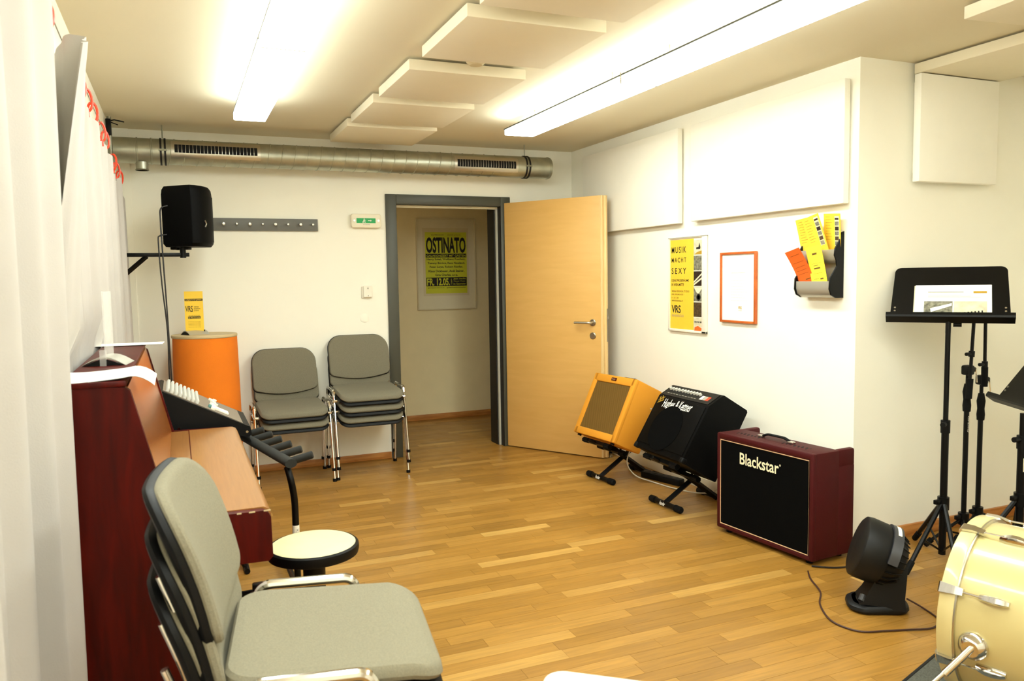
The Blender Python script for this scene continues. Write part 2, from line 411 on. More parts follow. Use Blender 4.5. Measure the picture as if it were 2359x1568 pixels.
# ================================================================ ceiling fittings
cps = [('farthest white ceiling panel, hanging just in front of the steel duct', 5.10, 5.71), ('second white ceiling panel counted from the steel duct', 4.385, 4.985),
       ('middle white ceiling panel, third from the duct, smoke detector before it', 3.65, 4.25), ('large white ceiling panel, fourth from the duct, nearer than the smoke detector', 2.85, 3.44),
       ('white ceiling panel cut off by the top picture edge', 2.12, 2.72)]
for lb, a, c in cps:
    o = thing('acoustic_panel', lb, 'acoustic panel', (1.35, (a + c)/2, ZC - .062), 0, 'ceiling panels in a row')
    B().b2((-.30, -(c - a)/2, 0), (.30, (c - a)/2, .05), .004).obj('absorber', 'cpanel', o)
    B().b2((-.25, -(c - a)/2 + .05, .05), (.25, (c - a)/2 - .05, .062)).obj('batten', 'white', o, False)
o = thing('acoustic_panel', 'white ceiling panel at the upper right corner of the picture', 'acoustic panel', (3.16, 1.89, ZC - .062), math.radians(-6), 'ceiling panels in a row')
B().b2((-.30, -.30, 0), (.30, .30, .05), .004).obj('absorber', 'cpanel', o); B().b2((-.25, -.25, .05), (.25, .25, .062)).obj('batten', 'white', o, False)
o = thing('acoustic_panel', 'long white ceiling panel running towards the recess wall at right', 'acoustic panel', (3.74, 2.31, ZC - .06), 0, 'ceiling panels in a row')
B().b2((-.29, -.60, 0), (.29, .60, .05), .004).obj('absorber', 'cpanel', o); B().b2((-.25, -.55, .05), (.25, .55, .06)).obj('batten', 'white', o, False)
o = thing('smoke_detector', 'small round smoke detector on the ceiling between two panels', 'smoke detector', (1.345, 3.545, ZC - .045))
B().lathe([(0, 0), (.03, 0), (.045, .012), (.05, .03), (.05, .034), (0, .034)], 24).obj('head', 'ivory2', o)
B().lathe([(.056, .034), (.056, .045), (0, .045), (0, .034)], 24).obj('base_ring', 'cream', o)

def lamp(x0, x1, yf, label, n=3, L=1.50):
    o = thing('fluorescent_lamp', label, 'lamp', ((x0 + x1)/2, yf, ZC - .12), 0, 'long fluorescent ceiling lamps')
    wd = x1 - x0
    for i in range(n):
        y1 = -i * L - (.006 if i else 0); y0 = -(i + 1) * L + .006
        d = B().b2((-wd/2, y0, 0), (wd/2, y1, .035), .006).obj('diffuser', 'lamp', o)
        B().b2((-.055, y0, .0345), (.055, y1, .062)).obj('housing', 'alu', o, False)
        for sx in (-1, 1): B().b2((sx*(wd/2) - .004, y0, .033), (sx*(wd/2) + .004, y1, .041)).obj('edge_shade_strip', 'steel', o, False)  # dark strips added to imitate the shaded line between housing and ceiling
        if i: B().b2((-wd/2 - .002, y1 - .001, -.001), (wd/2 + .002, y1 + .0115, .05)).obj('joint', 'alu', o, False)
        for yy in (y0 + .25, y1 - .25):
            B().cyl((0, yy, .062), (0, yy, .12), .004, seg=8).obj('suspension_rod', 'alu', o)
    return o
lamp(.345, .52, 4.83, 'long lit fluorescent lamp on the ceiling at left, above the coat rack', 4, 1.52)
lamp(2.01, 2.215, 4.80, 'long lit fluorescent lamp on the ceiling at right, above the amplifiers', 4, 1.46)

# spiral duct
dz, dy, dr = 2.264, 5.76, .083
o = thing('ventilation_duct', 'galvanised spiral steel ventilation duct under the ceiling along the back wall', 'duct', (XL + .005, dy, dz))
DL = 2.785 - XL
XM = Matrix.Rotation(PI/2, 3, 'Y')
B().lathe([(dr - .004, 0), (dr, 0), (dr, DL), (dr - .004, DL)], 40, XM).obj('pipe', 'duct', o)
B().lathe([(0, DL - .012), (dr - .004, DL - .012), (dr - .004, DL - .02), (0, DL - .02)], 32, XM).obj('end_cap', 'ductd', o)
hel = []
for k in range(0, 40 * 27):
    a = 2*PI*k/40; x = .30 + k/40 * .088
    if x > DL - .12: break
    hel.append((x, dr * math.sin(a), dr * math.cos(a)))
B().tube(hel, .0038, 6).obj('spiral_seam', 'duct', o)
for x in (.16, .245, DL - .015): B().lathe([(dr, x - .006), (dr + .004, x - .003), (dr + .004, x + .003), (dr, x + .006)], 36, XM).obj('coupling_ring', 'duct', o)
for x in (.315, 2.555 - XL + .02):
    cl = B()
    for dx in (-.013, .013): cl.lathe([(dr + .001, x + dx - .006), (dr + .006, x + dx - .006), (dr + .006, x + dx + .006), (dr + .001, x + dx + .006)], 36, XM)
    cl = cl.obj('pipe_clamp', 'rubberblk', o)
    B().box((x, -dr - .008, 0), (.05, .008, .012)).obj('clamp_screw', 'ductd', cl, False)
    B().cyl((x, 0, dr + .004), (x, 0, ZC - dz), .004, seg=8).obj('hanger_rod', 'ductd', cl)
B().cyl((.185, -.01, -dr + .01), (.185, -.01, -dr - .045), .038, seg=24).obj('branch_stub', 'duct', o)
B().lathe([(.040, -.0), (.042, .004), (.040, .008)], 24, o=(.185, -.01, -dr - .045)).obj('stub_rim', 'ductd', o)
def grille(x0, x1, tilt):
    n = 23; wd = x1 - x0; hg = .075
    pl = B()
    def f(u, v, h): 
        a = tilt + (v - .5) * hg * 1.5 / dr
        return Vector((x0 - .02 + u * (wd + .04), -(dr + h) * math.cos(a), (dr + h) * math.sin(a)))
    pl.grid(2, 10, lambda u, v: f(u, v, .004)); g = pl.obj('grille', 'alu', o)
    B().grid(2, 8, lambda u, v: (lambda a: Vector((x0 + u*wd, -(dr + .0055)*math.cos(a), (dr + .0055)*math.sin(a))))(tilt + (v - .5) * .052 / dr)).obj('opening', 'dark', g)
    me = B().grid(1, 6, lambda u, v: (lambda a: Vector(((u - .5) * .0022, -(dr + .0075)*math.cos(a), (dr + .0075)*math.sin(a))))(tilt + (v - .5) * .056 / dr)).mesh('fin', 'alu')
    for k in range(1, n): link('fin', me, g, (x0 + wd * k / n, 0, 0))
grille(.025 - XL, .545 - XL, .16)
grille(1.985 - XL, 2.465 - XL, .02)

# ================================================================ right wall: absorbers, posters, leaflets
RW = -PI/2      # rotation for things whose front faces -X
def wallpanel(y0, y1, z0, z1, label, t=.05):
    o = thing('acoustic_panel', label, 'acoustic panel', (XR - .001, (y0 + y1)/2, z0), RW, 'wall absorber panels')
    wd = y1 - y0
    B().b2((-wd/2, -t, 0), (wd/2, -.012, z1 - z0), .004).obj('absorber', 'panel', o)
    B().b2((-wd/2 + .06, -.012, .06), (wd/2 - .06, 0, z1 - z0 - .06)).obj('batten', 'white', o, False)
wallpanel(4.375, 5.685, 1.735, 2.352, 'white wall absorber half hidden behind the open door')
wallpanel(2.975, 4.235, 1.738, 2.345, 'large white wall absorber above the yellow poster and leaflets')
o = thing('acoustic_panel', 'square white wall absorber on the recess wall above the music stands', 'acoustic panel', (3.725, YR - .001, 1.845), 0, 'wall absorber panels')
B().b2((-.285, -.07, 0), (.285, -.03, .53), .004).obj('absorber', 'panel', o); B().b2((-.25, -.03, .05), (.20, 0, .50)).obj('batten', 'white', o, False)

# poster in a snap frame
o = thing('framed_poster', 'yellow poster with black lettering and a strip of photos in a white frame', 'poster', (XR - .001, 4.325, 1.018), RW)
PW, PH = .415, .625
b = B(); b.b2((-PW/2, -.016, 0), (-PW/2 + .012, -.002, PH), .002); b.b2((PW/2 - .045, -.016, 0), (PW/2, -.002, PH), .002)
b.b2((-PW/2, -.016, 0), (PW/2, -.002, .014), .002); b.b2((-PW/2, -.016, PH - .006), (PW/2, -.002, PH), .002); b.obj('frame', 'white', o)
B().b2((-PW/2 - .002, -.017, PH - .003), (PW/2 + .001, -.001, PH + .002)).obj('frame_lip', 'inkgrey', o, False)
B().b2((-PW/2 + .005, -.006, .006), (PW/2 - .02, -.0015, PH - .004)).obj('backing', 'white', o, False)
flat('print', .262, PH - .03, 'yellow', o, (-PW/2 + .012 + .131, -.0066, PH/2 + .002))
x0 = -PW/2 + .028; yy = -.0072
def tl(s, w_, h_, z, m='ink', bold=0.0, x=None, sp=1, par=None, y=None):
    return text('lettering', s, w_, h_, m, par or o, (x0 if x is None else x, yy if y is None else y, z), bold=bold, center=False, spacing=sp)
tl('MUSIK', .165, .042, .545, bold=.01, sp=1.3); tl('MACHT', .165, .032, .477, bold=.005, sp=1.4); tl('SEXY', .165, .040, .405, bold=.01, sp=1.5)
tl('DEINE PROBERÄUME', .195, .019, .343, bold=.01); tl('IN WIEN-MITTE', .140, .019, .313, bold=.01)
tl('VIENNA REHEARSAL STUDIOS', .2, .013, .269, 'inkbrown'); tl('1030, UNGARGASSE 1', .14, .011, .247, 'inkbrown'); tl('01 / 20 12 300', .08, .010, .225, 'inkbrown'); tl('WWW.REHEARSAL.AT', .13, .011, .205, 'ink')
tl('VRS', .105, .052, .149, 'ink', bold=.02); tl('VIENNA REHEARSAL STUDIOS', .14, .017, .105, 'inkgrey')
px = PW/2 - .045 - .048; ph = .098
specs = ['ph0', 'ph2', 'ph1', 'ph2', 'ph3', 'ph0']
for i, m in enumerate(specs):
    z = PH - .022 - ph/2 - i * (ph + .0025)
    p = flat('photo', .094, ph - .004, m, o, (px, -.0066, z))
    if i == 0:
        B().prism([(-.02, -.012), (.02, -.012), (.024, 0), (.012, .03), (.004, .002), (-.02, 0)], lambda u, v: (u, -.0012, v), lambda u, v: (u, -.0005, v)).obj('print_shape', 'ink', p, False)
        B().prism([(-.04, -.045), (.046, -.045), (.046, -.02), (-.01, -.03)], lambda u, v: (u, -.0011, v), lambda u, v: (u, -.0005, v)).obj('print_shape', 'goldprint', p, False)
    if i == 2:
        for k in range(2):
            B().prism([(-.046, -.03 - .015*k), (.046, .03 - .03*k), (.046, .04 - .028*k), (-.046, -.018 - .015*k)], lambda u, v: (u, -.0012, v), lambda u, v: (u, -.0005, v)).obj('print_shape', 'ivory', p, False)
    if i == 3:
        B().lathe([(.022, 0), (.022, .0008), (.014, .0008), (.014, 0)], 20, Matrix.Rotation(PI/2, 3, 'X'), (.005, -.0004, -.02)).obj('print_shape', 'ink', p, False)
        B().prism([(-.046, .045), (.046, .045), (.01, .005), (-.01, .005)], lambda u, v: (u, -.0011, v), lambda u, v: (u, -.0005, v)).obj('print_shape', 'ivory', p, False)
    if i == 5:
        B().prism([(-.04, -.045), (.03, -.045), (.04, -.02), (.0, -.005), (-.035, -.015)], lambda u, v: (u, -.0012, v), lambda u, v: (u, -.0005, v)).obj('print_shape', 'orangep', p, False)
        for k in range(4): B().cyl((-.03 + .02*k, -.0012, .02), (-.03 + .02*k, -.0005, .02), .006, seg=12).obj('print_shape', 'ink', p, False)
# certificate
o = thing('framed_certificate', 'white certificate in a narrow orange wooden frame', 'picture frame', (XR - .001, 3.812, 1.103), RW)
PW, PH = .325, .425
b = B(); b.b2((-PW/2, -.02, 0), (-PW/2 + .014, -.002, PH), .002); b.b2((PW/2 - .014, -.02, 0), (PW/2, -.002, PH), .002); b.b2((-PW/2 + .014, -.02, 0), (PW/2 - .014, -.002, .014), .002); b.b2((-PW/2 + .014, -.02, PH - .014), (PW/2 - .014, -.002, PH), .002)
b.obj('frame', 'woodframe', o)
B().b2((-PW/2 + .008, -.01, .008), (PW/2 - .008, -.003, PH - .008)).obj('paper', 'paper', o, False)
yy = -.0106; x0 = -.06
tl('CERTIFICATE OF MEMBERSHIP', .13, .006, .30, 'ivory2', x=-.065)
for k in range(9): tl('we hereby confirm that this room', .11 + .02*(k % 3), .005, .27 - .017*k, 'ivory2', x=-.065)
tl('VRS', .035, .018, .092, 'goldprint', .02, x=0); tl('Wien', .03, .006, .075, 'inkgrey', x=.005)
# leaflet holder
hz = 1.268
o = thing('leaflet_holder', 'silver and black two-tier leaflet holder on the wall', 'leaflet holder', (XR - .001, 3.135, hz), RW)
HW = .245
B().b2((-HW/2, -.008, 0), (HW/2, -.001, .33), .002).obj('back_plate', 'silver', o)
def pocket(z, dep, hh):
    prof = [(-.008, z), (-dep*.55, z), (-dep*.9, z + .02), (-dep, z + .05), (-dep, z + hh), (-dep + .004, z + hh), (-dep + .004, z + .05), (-dep*.9 + .004, z + .024), (-dep*.55, z + .005), (-.008, z + .005)]
    B().prism(prof, lambda y, z: (-HW/2 + .006, y, z), lambda y, z: (HW/2 - .006, y, z)).obj('pocket', 'silver', o, True, 50)
pocket(0, .085, .085); pocket(.175, .055, .07)
for sx in (-1, 1):
    pr = [(-.001, 0), (-.05, 0), (-.08, .015), (-.093, .045), (-.09, .10), (-.045, .16), (-.05, .19), (-.062, .215), (-.058, .25), (-.03, .29), (-.015, .33), (-.001, .335)]
    B().prism(pr, lambda y, z: (sx*(HW/2 - .006), y, z), lambda y, z: (sx*(HW/2 + .002), y, z)).obj('side_plate', 'shell', o, True, 40)
def leaflet(label, m, loc, wd, hh, roll, lean, curl=.02, strip=None, cat='leaflet', lines=None):
    """sheet standing with its foot at loc, in the right wall frame"""
    q = thing('leaflet', label, cat, loc, (0, 0, RW), 'leaflets in the wall holder')
    Mr = Matrix.Rotation(roll, 3, 'Y')
    def f(u, v, e=0):
        p = Mr @ Vector(((u - .5) * wd, 0, v * hh)); p.y = -math.sin(lean) * v * hh - curl * v * v + e; p.z *= math.cos(lean) if abs(lean) < .5 else 1
        return p
    b = B(); b.grid(3, 8, lambda u, v: f(u, v)); b.grid(3, 8, lambda u, v: f(u, v, .0012)); b.obj('sheet', m, q)
    def patch(n_, mm, u0, u1, v0, v1, e=-.0008): B().grid(1, 3, lambda u, v: f(u0 + (u1-u0)*u, v0 + (v1-v0)*v, e)).obj(n_, mm, q)
    if strip:
        for k in range(6):
            v1 = .94 - k * .105
            patch('photo', 'ivory', .66, .92, v1 - .1, v1)
            patch('photo', ['ph1', 'ph2', 'ph1', 'ph2', 'ph3', 'ph2'][k], .68, .90, v1 - (.075 if k == 0 else .09), v1 - (.035 if k == 0 else .008), -.0016)
        for k in range(9): patch('print_line', 'goldprint', .12, .12 + .4 * (.6 + .4*((k*7) % 5)/5), .93 - .06*k - .008, .93 - .06*k)
    if lines:
        for k, (a, c, vv, th) in enumerate(lines): patch('print_line', 'inkbrown', a, c, vv - th, vv)
    return q
zt = hz + .192
leaflet('lemon edged yellow leaflet at the right in the upper pocket', 'yellow', (XR - .02, 3.070, zt), .11, .235, math.radians(4), .06, .01, True)
leaflet('yellow leaflet with photo strip at the left in the upper pocket', 'yellow', (XR - .034, 3.195, zt), .125, .225, math.radians(-7), .10, .01, True)
leaflet('tilted yellow leaflet with photo strip in the middle of the upper pocket', 'yellow', (XR - .046, 3.110, zt), .115, .235, math.radians(-13), .12, .01, True)
zt = hz + .022
ll = [(.2, .8, .88, .008), (.15, .85, .72, .006), (.15, .85, .62, .006), (.15, .8, .54, .006), (.15, .85, .46, .006), (.5, .85, .33, .02)]
leaflet('orange red leaflet in the lower pocket', 'orangep', (XR - .055, 3.180, zt), .105, .235, math.radians(-14), .12, .05, lines=ll)
leaflet('lemon yellow leaflet in the lower pocket', 'yellow2', (XR - .066, 3.095, zt), .105, .245, math.radians(-8), .05, .015, lines=[(.35, .65, .86, .04), (.2, .8, .64, .004), (.2, .8, .43, .004), (.3, .6, .60, .01), (.3, .7, .55, .03), (.6, .8, .32, .03), (.2, .5, .32, .006)])

# ================================================================ back wall
o = thing('coat_rack', 'grey wall board with eight small coat knobs', 'coat rack', (.985, YB, 1.763))
B().b2((-.86, -.02, 0), (0, 0, .088), .002).obj('board', 'greyboard', o)
for i, px in enumerate((513, 543, 573, 603, 632, 661, 690, 718)):
    x = .327 + (.945 - .327) * i / 7 - .985; rr = .012 if i % 2 == 0 else .009
    B().lathe([(0, .0), (.005, 0), (.005, .018), (rr, .022), (rr, .030), (rr*.7, .034), (0, .035)], 16, Matrix.Rotation(PI/2, 3, 'X')).obj('knob', 'alu', o, loc=(x, -.02, .046))
o = thing('exit_sign', 'white emergency exit light with green pictogram strip beside the door', 'exit sign', (1.343, YB, 1.79))
B().pad(rrect(.232, .105, .018), lambda u, v, h_: (u, -h_, v + .0525), 0, .045, .008).obj('housing', 'cream', o)
flat('green_strip', .145, .036, 'green', o, (-.003, -.0462, .053))
b = B(); b.b2((.012, -.0475, .051), (.03, -.047, .055)); b.prism([(.03, .046), (.04, .053), (.03, .060)], lambda u, v: (u, -.0475, v), lambda u, v: (u, -.047, v)); b.obj('arrow', 'white', o, False)
b = B(); b.cyl((-.018, -.0475, .064), (-.018, -.0468, .064), .004, seg=10); b.b2((-.024, -.0475, .047), (-.014, -.0468, .059)); b.b2((-.031, -.0475, .038), (-.022, -.0468, .047)); b.b2((-.015, -.0475, .038), (-.008, -.0468, .047)); b.b2((-.012, -.0475, .054), (-.004, -.0468, .058)); b.obj('running_figure', 'white', o, False)
for x in (-.092, .092): B().lathe([(0, 0), (.008, 0), (.008, .004), (0, .004)], 14, Matrix.Rotation(PI/2, 3, 'X'), (x, -.044, .053)).obj('screw', 'alu', o)
text('lettering', 'NOTAUSGANG', .05, .008, 'inkgrey', o, (.0, -.0458, .024))
o = thing('room_thermostat', 'small white room thermostat on the wall below the exit light', 'thermostat', (1.337, YB, 1.258))
B().pad(rrect(.078, .09, .006), lambda u, v, h_: (u - .002, -h_, v + .045), 0, .012, .004).obj('wall_box', 'white', o)
B().pad(rrect(.066, .088, .006), lambda u, v, h_: (u + .004, -.012 - h_, v + .05), 0, .02, .004).obj('cover', 'white', o)
B().prism([(-.006, 0), (.006, 0), (0, .018)], lambda u, v: (u + .004, -.0335, v + .07), lambda u, v: (u + .004, -.032, v + .07)).obj('symbol', 'inkgrey', o, False)
B().cyl((.006, -.0335, .018), (.006, -.032, .018), .003, seg=8).obj('button', 'ink', o)
o = B().lathe([(0, 0), (.034, 0), (.034, .0025), (.031, .004), (0, .004)], 28, Matrix.Rotation(PI/2, 3, 'X')).obj('cover_plate', 'wall', loc=(1.315, YB, 1.105))
tag(o, 'round painted blank cover plate on the wall under the thermostat', 'cover plate')

# framed poster in the corridor
o = thing('framed_poster', 'framed green-yellow OSTINATO concert poster on the corridor wall', 'poster', (2.47, YH, 1.09))
PW, PH = .615, .90
b = B(); t_ = .012
b.b2((-PW/2, -.025, 0), (-PW/2 + t_, 0, PH), .002); b.b2((PW/2 - t_, -.025, 0), (PW/2, 0, PH), .002); b.b2((-PW/2 + t_, -.025, 0), (PW/2 - t_, 0, t_), .002); b.b2((-PW/2 + t_, -.025, PH - t_), (PW/2 - t_, 0, PH), .002)
b.obj('frame', 'ivory2', o)
B().b2((-PW/2 + .008, -.012, .008), (PW/2 - .008, -.002, PH - .008)).obj('mount', 'ivory', o, False)
flat('inner_mount', .475, .665, 'ivory2', o, (-.005, -.0124, PH/2 + .02))
flat('print', .43, .60, 'yellowg', o, (-.003, -.0132, PH/2 + .012))
yy = -.0142; cx = -.003
def tc(s, w_, h_, z, m='ink', bold=0.0, dx=0, yv=None): return text('lettering', s, w_, h_, m, o, (cx + dx, yy if yv is None else yv, z), bold=bold)
tc('GUMPENDORF', .13, .014, .735, 'inkbrown', 0, -.085); tc('jazzclub presents', .14, .012, .735, 'inkbrown', .01, .085)
tc('OSTINATO', .41, .155, .635, bold=.035)
flat('black_bar', .42, .036, 'ink', o, (cx, -.0138, .533)); tc('GALAKONZERT MIT GÄSTEN', .405, .026, .534, 'yellowg', .015)
for s, z, w_ in (('Harry Sokal, Wolfgang Puschnig,', .495, .40), ('Tommy Böröcz, Rens Newland,', .457, .385), ('Peter Legat, Robert Riegler,', .420, .345), ('Klaus Dickbauer, Andi Steirer,', .380, .37), ('Gina Charles, u.v.a.', .342, .235)): tc(s, w_, .026, z, bold=.02)
flat('black_bar', .42, .085, 'ink', o, (cx, -.0138, .276)); tc('FR. 12.05.', .235, .072, .276, 'yellowg', .03, -.085)
tc('19h', .012, .06, .276, 'yellowg', 0, .05); tc('Jazz nacht', .13, .02, .303, 'yellowg', .02, .135); tc('im Gasometer', .13, .018, .254, 'yellowg', .01, .135); tc('Planet Music', .12, .01, .28, 'yellowg', 0, .135)
tc('gumpendorf.at', .17, .012, .217, 'ink', .01, -.11); tc('planetmusic', .2, .014, .217, 'ink', .02, .1)

# wall bracket, loudspeaker and its cables
bY = 5.40
o = thing('speaker_bracket', 'black steel wall arm holding the loudspeaker at left', 'bracket', (XL, bY, 1.575))
B().b2((0, -.05, -.22), (.012, .05, .08), .002).obj('wall_plate', 'blkmetal', o)
B().b2((.012, -.012, -.012), (.445, .012, .012), .002).obj('arm', 'blkmetal', o)
B().tube([(.012, 0, -.175), (.20, 0, -.008)], .014, 4).obj('brace', 'blkmetal', o, False)
B().cyl((.408, 0, -.02), (.408, 0, .045), .018).obj('pivot', 'blkmetal', o)
o = thing('loudspeaker', 'black loudspeaker on the wall arm above the orange column', 'loudspeaker', (.085, bY, 1.623), math.radians(62))
# local front = -y ; top view outline
SH = .375
outl = [(-.07, .13), (.07, .13), (.125, -.05), (.13, -.09), (.1, -.115), (.05, -.128), (0, -.132), (-.05, -.128), (-.1, -.115), (-.13, -.09), (-.125, -.05)]
def sl(k, z, dy_=0): return [Vector((u*k, v*k + dy_, z)) for u, v in outl]
B().loft([sl(.9, 0), sl(1, .02), sl(1, SH - .05), sl(.97, SH - .02), sl(.88, SH)]).obj('cabinet', 'spk', o, True, 30)
B().loft([[Vector((u*1.0, v - .004, z)) for u, v in outl[3:10]] for z in (.03, SH - .06)], False, False, False).obj('grille', 'spk', o)
B().tube([(-.05, -.138, .12), (-.035, -.139, .14), (-.05, -.138, .16)], .004, 6).obj('badge', 'alu', o)
B().box((.0, .02, -.008), (.05, .05, .016), .003).obj('pole_socket', 'shell', o); B().box((.03, .085, -.008), (.03, .03, .016), .003).obj('foot', 'rubber', o); B().box((-.03, .085, -.008), (.03, .03, .016), .003).obj('foot', 'rubber', o)
o = thing('speaker_cable', 'pair of black cables hanging from the loudspeaker to the floor', 'cable', (-.06, bY - .03, 0))
B().tube(spline([(.05, .0, 1.88), (-.005, -.01, 1.86), (-.012, -.01, 1.78), (-.008, -.02, 1.55), (.0, -.02, 1.2), (.005, -.02, .8), (.01, 0, .4), (.02, 0, .03), (.06, .05, .008)]), .0045, 6).obj('cable', 'cordb', o)
B().tube(spline([(.02, 0, 1.70), (-.02, -.01, 1.69), (-.03, -.015, 1.65), (-.022, -.025, 1.4), (-.004, -.03, 1.1), (-.006, -.03, .8), (.0, -.01, .3), (.0, 0, .03), (.03, -.05, .008)]), .0045, 6).obj('cable', 'cordb', o)

# ================================================================ curtains
def fold(s, ph=0): return .55*math.sin(s) + .3*math.sin(2.3*s + 1.1 + ph) + .15*math.sin(4.1*s + .4)
o = thing('curtain', 'long white curtain hung along the left wall behind the piano', 'curtain', (0, 0, 0), 0, 'white curtains')
Y0, Y1 = 2.28, 5.80
CLIPS = [2.50, 2.95, 3.33, 3.60, 3.82, 4.25, 4.45, 4.95, 5.20, 5.48]
def wz(y): return 2.165 - .006*max(0, y - 4.2)*10 - .012*math.sin((y % .9)/.9*PI)
def ctop(y):
    d = min(abs(y - c) for c in CLIPS); return wz(y) - .075 - min(.075, d*.34) - (.0 if y < 5.4 else (y - 5.4)*.9)
def cf(u, v):
    y = Y0 + (Y1 - Y0)*u; zt = ctop(y); z = zt + (.02 - zt) * v
    A = .030 + .012*v
    x = -.300 + A*fold(y*21 + .6*math.sin(3*v + y*3)) + .016*fold(y*7 + 2)
    st = max(0, 1 - (y - Y0)/.35)
    x += st*(.15*(1 - min(1, v/.5))**1.1)
    y += .02*math.sin(v*4 + y*9)*min(1, v*3)
    if 2.31 < y < 3.83 and z < 1.25:
        k = min(1, (1.25 - z)/.08); x = x*(1 - k) + k*min(-.304, -.332 + (x + .302)*.6)
    return Vector((max(x, XL + .006), y, z))
B().grid(420, 26, cf).obj('cloth', 'curtain', o, True, 80)
cm = B()
for k in range(1):
    pts = [(.019*math.sin(a), .004*math.sin(2*a), -.042 + .044*math.cos(a)) for a in [2*PI*j/16 for j in range(16)]]
    cm.tube(pts + [pts[0]], .0055, 6)
cm.box((0, 0, -.095), (.010, .014, .03), .002); cm = cm.mesh('clip', 'red')
for y in CLIPS: link('clip', cm, o, (-.293, y, wz(y) + .008), (0, 0, random.uniform(-.6, .6)))
o2 = thing('curtain', 'white curtain gathered at the left edge of the picture', 'curtain', (0, 0, 0), 0, 'white curtains')
def cf2(u, v):
    y = 1.05 + 1.225*u; zt = 2.16; z = zt + (.02 - zt)*v
    A = .046 + .010*v
    x = -.296 + A*fold(y*17 + .7*math.sin(2.5*v + y*2), 1) + .012*math.sin(v*3 + y*5)
    k = min(1, max(0, (y - 2.02)/.14)); x = x*(1 - k) + k*(-.262 + .018*math.sin(y*40) - .02*v)
    return Vector((max(x, XL + .006), min(2.278, y + .02*math.sin(v*5 + y*7)), z))
B().grid(170, 26, cf2).obj('cloth', 'curtain', o2, True, 80)
for y in (1.15, 1.45, 1.75): link('clip', cm, o2, (-.293, y, wz(y) + .008), (0, 0, random.uniform(-.6, .6)))
o = B().tube([(-.293, y, wz(y)) for y in [1.0 + .1*k for k in range(47)]], .002, 6).obj('curtain_wire', 'ductd')
tag(o, 'thin steel wire carrying the curtain clips along the left wall', 'curtain wire')
o = thing('clamp_pole', 'short grey tube with black clamp levers in the ceiling corner', 'clamp', (-.335, 5.50, 2.06))
B().cyl((0, 0, 0), (0, 0, .365), .013).obj('tube', 'ductd', o)
B().box((-.004, -.002, .30), (.03, .04, .10), .004).obj('clamp', 'shell', o)
B().tube([(.01, -.01, .34), (.03, -.012, .345), (.085, -.012, .335)], .004, 6).obj('lever', 'shell', o); B().tube([(.01, -.01, .33), (.05, -.014, .315)], .003, 6).obj('lever', 'shell', o)

# ================================================================ piano
PN, PFY = 2.336, 3.79; PL = PFY - PN
o = thing('upright_piano', 'reddish brown upright piano with closed lid along the curtains', 'piano', (0, PN, 0))
side = [(-.295, .03), (-.295, 1.128), (-.140, 1.122), (-.128, 1.112), (-.040, .742), (.200, .738), (.214, .732), (.222, .718), (.224, .60), (.212, .588), (.10, .59), (.10, .08), (.13, .05), (.13, .02), (-.295, .02)]
for y0, y1 in ((0, .03), (PL - .03, PL)):
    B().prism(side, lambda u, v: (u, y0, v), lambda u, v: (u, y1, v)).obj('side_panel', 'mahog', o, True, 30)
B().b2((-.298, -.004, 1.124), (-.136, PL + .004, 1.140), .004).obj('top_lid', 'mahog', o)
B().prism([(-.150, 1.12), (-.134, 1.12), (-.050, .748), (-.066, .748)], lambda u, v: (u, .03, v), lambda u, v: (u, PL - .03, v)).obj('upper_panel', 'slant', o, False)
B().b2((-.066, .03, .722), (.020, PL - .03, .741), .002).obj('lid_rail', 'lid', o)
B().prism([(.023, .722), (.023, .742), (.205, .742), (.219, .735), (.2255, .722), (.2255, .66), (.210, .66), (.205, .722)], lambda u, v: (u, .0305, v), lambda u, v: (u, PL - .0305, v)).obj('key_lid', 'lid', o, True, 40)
B().b2((.0195, .03, .7385), (.0245, PL - .03, .7415)).obj('hinge', 'mahog', o, False)
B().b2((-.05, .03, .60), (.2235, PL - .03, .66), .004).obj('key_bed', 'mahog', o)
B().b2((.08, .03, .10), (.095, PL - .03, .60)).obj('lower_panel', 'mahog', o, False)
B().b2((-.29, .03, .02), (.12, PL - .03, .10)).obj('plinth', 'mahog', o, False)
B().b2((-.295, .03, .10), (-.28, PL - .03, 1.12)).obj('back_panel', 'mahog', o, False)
for i, x in enumerate((.055, .10)):
    B().box((.15, PL/2 - .1 + i*.2, .06), (.09, .045, .012), .004).obj('pedal', 'inox', o)
for yy_ in (.06, PL - .06):
    for x in (-.24, .08): B().cyl((x, yy_ - .012, .012), (x, yy_ + .012, .012), .0118, seg=14).obj('castor', 'rubber', o)
# worn chips on the front edge of the near end
for x in (.10, .135, .17, .212):
    B().box((x, -.0008, .738), (random.uniform(.008, .02), .002, .004)).obj('worn_edge', 'lidwood', o, False)
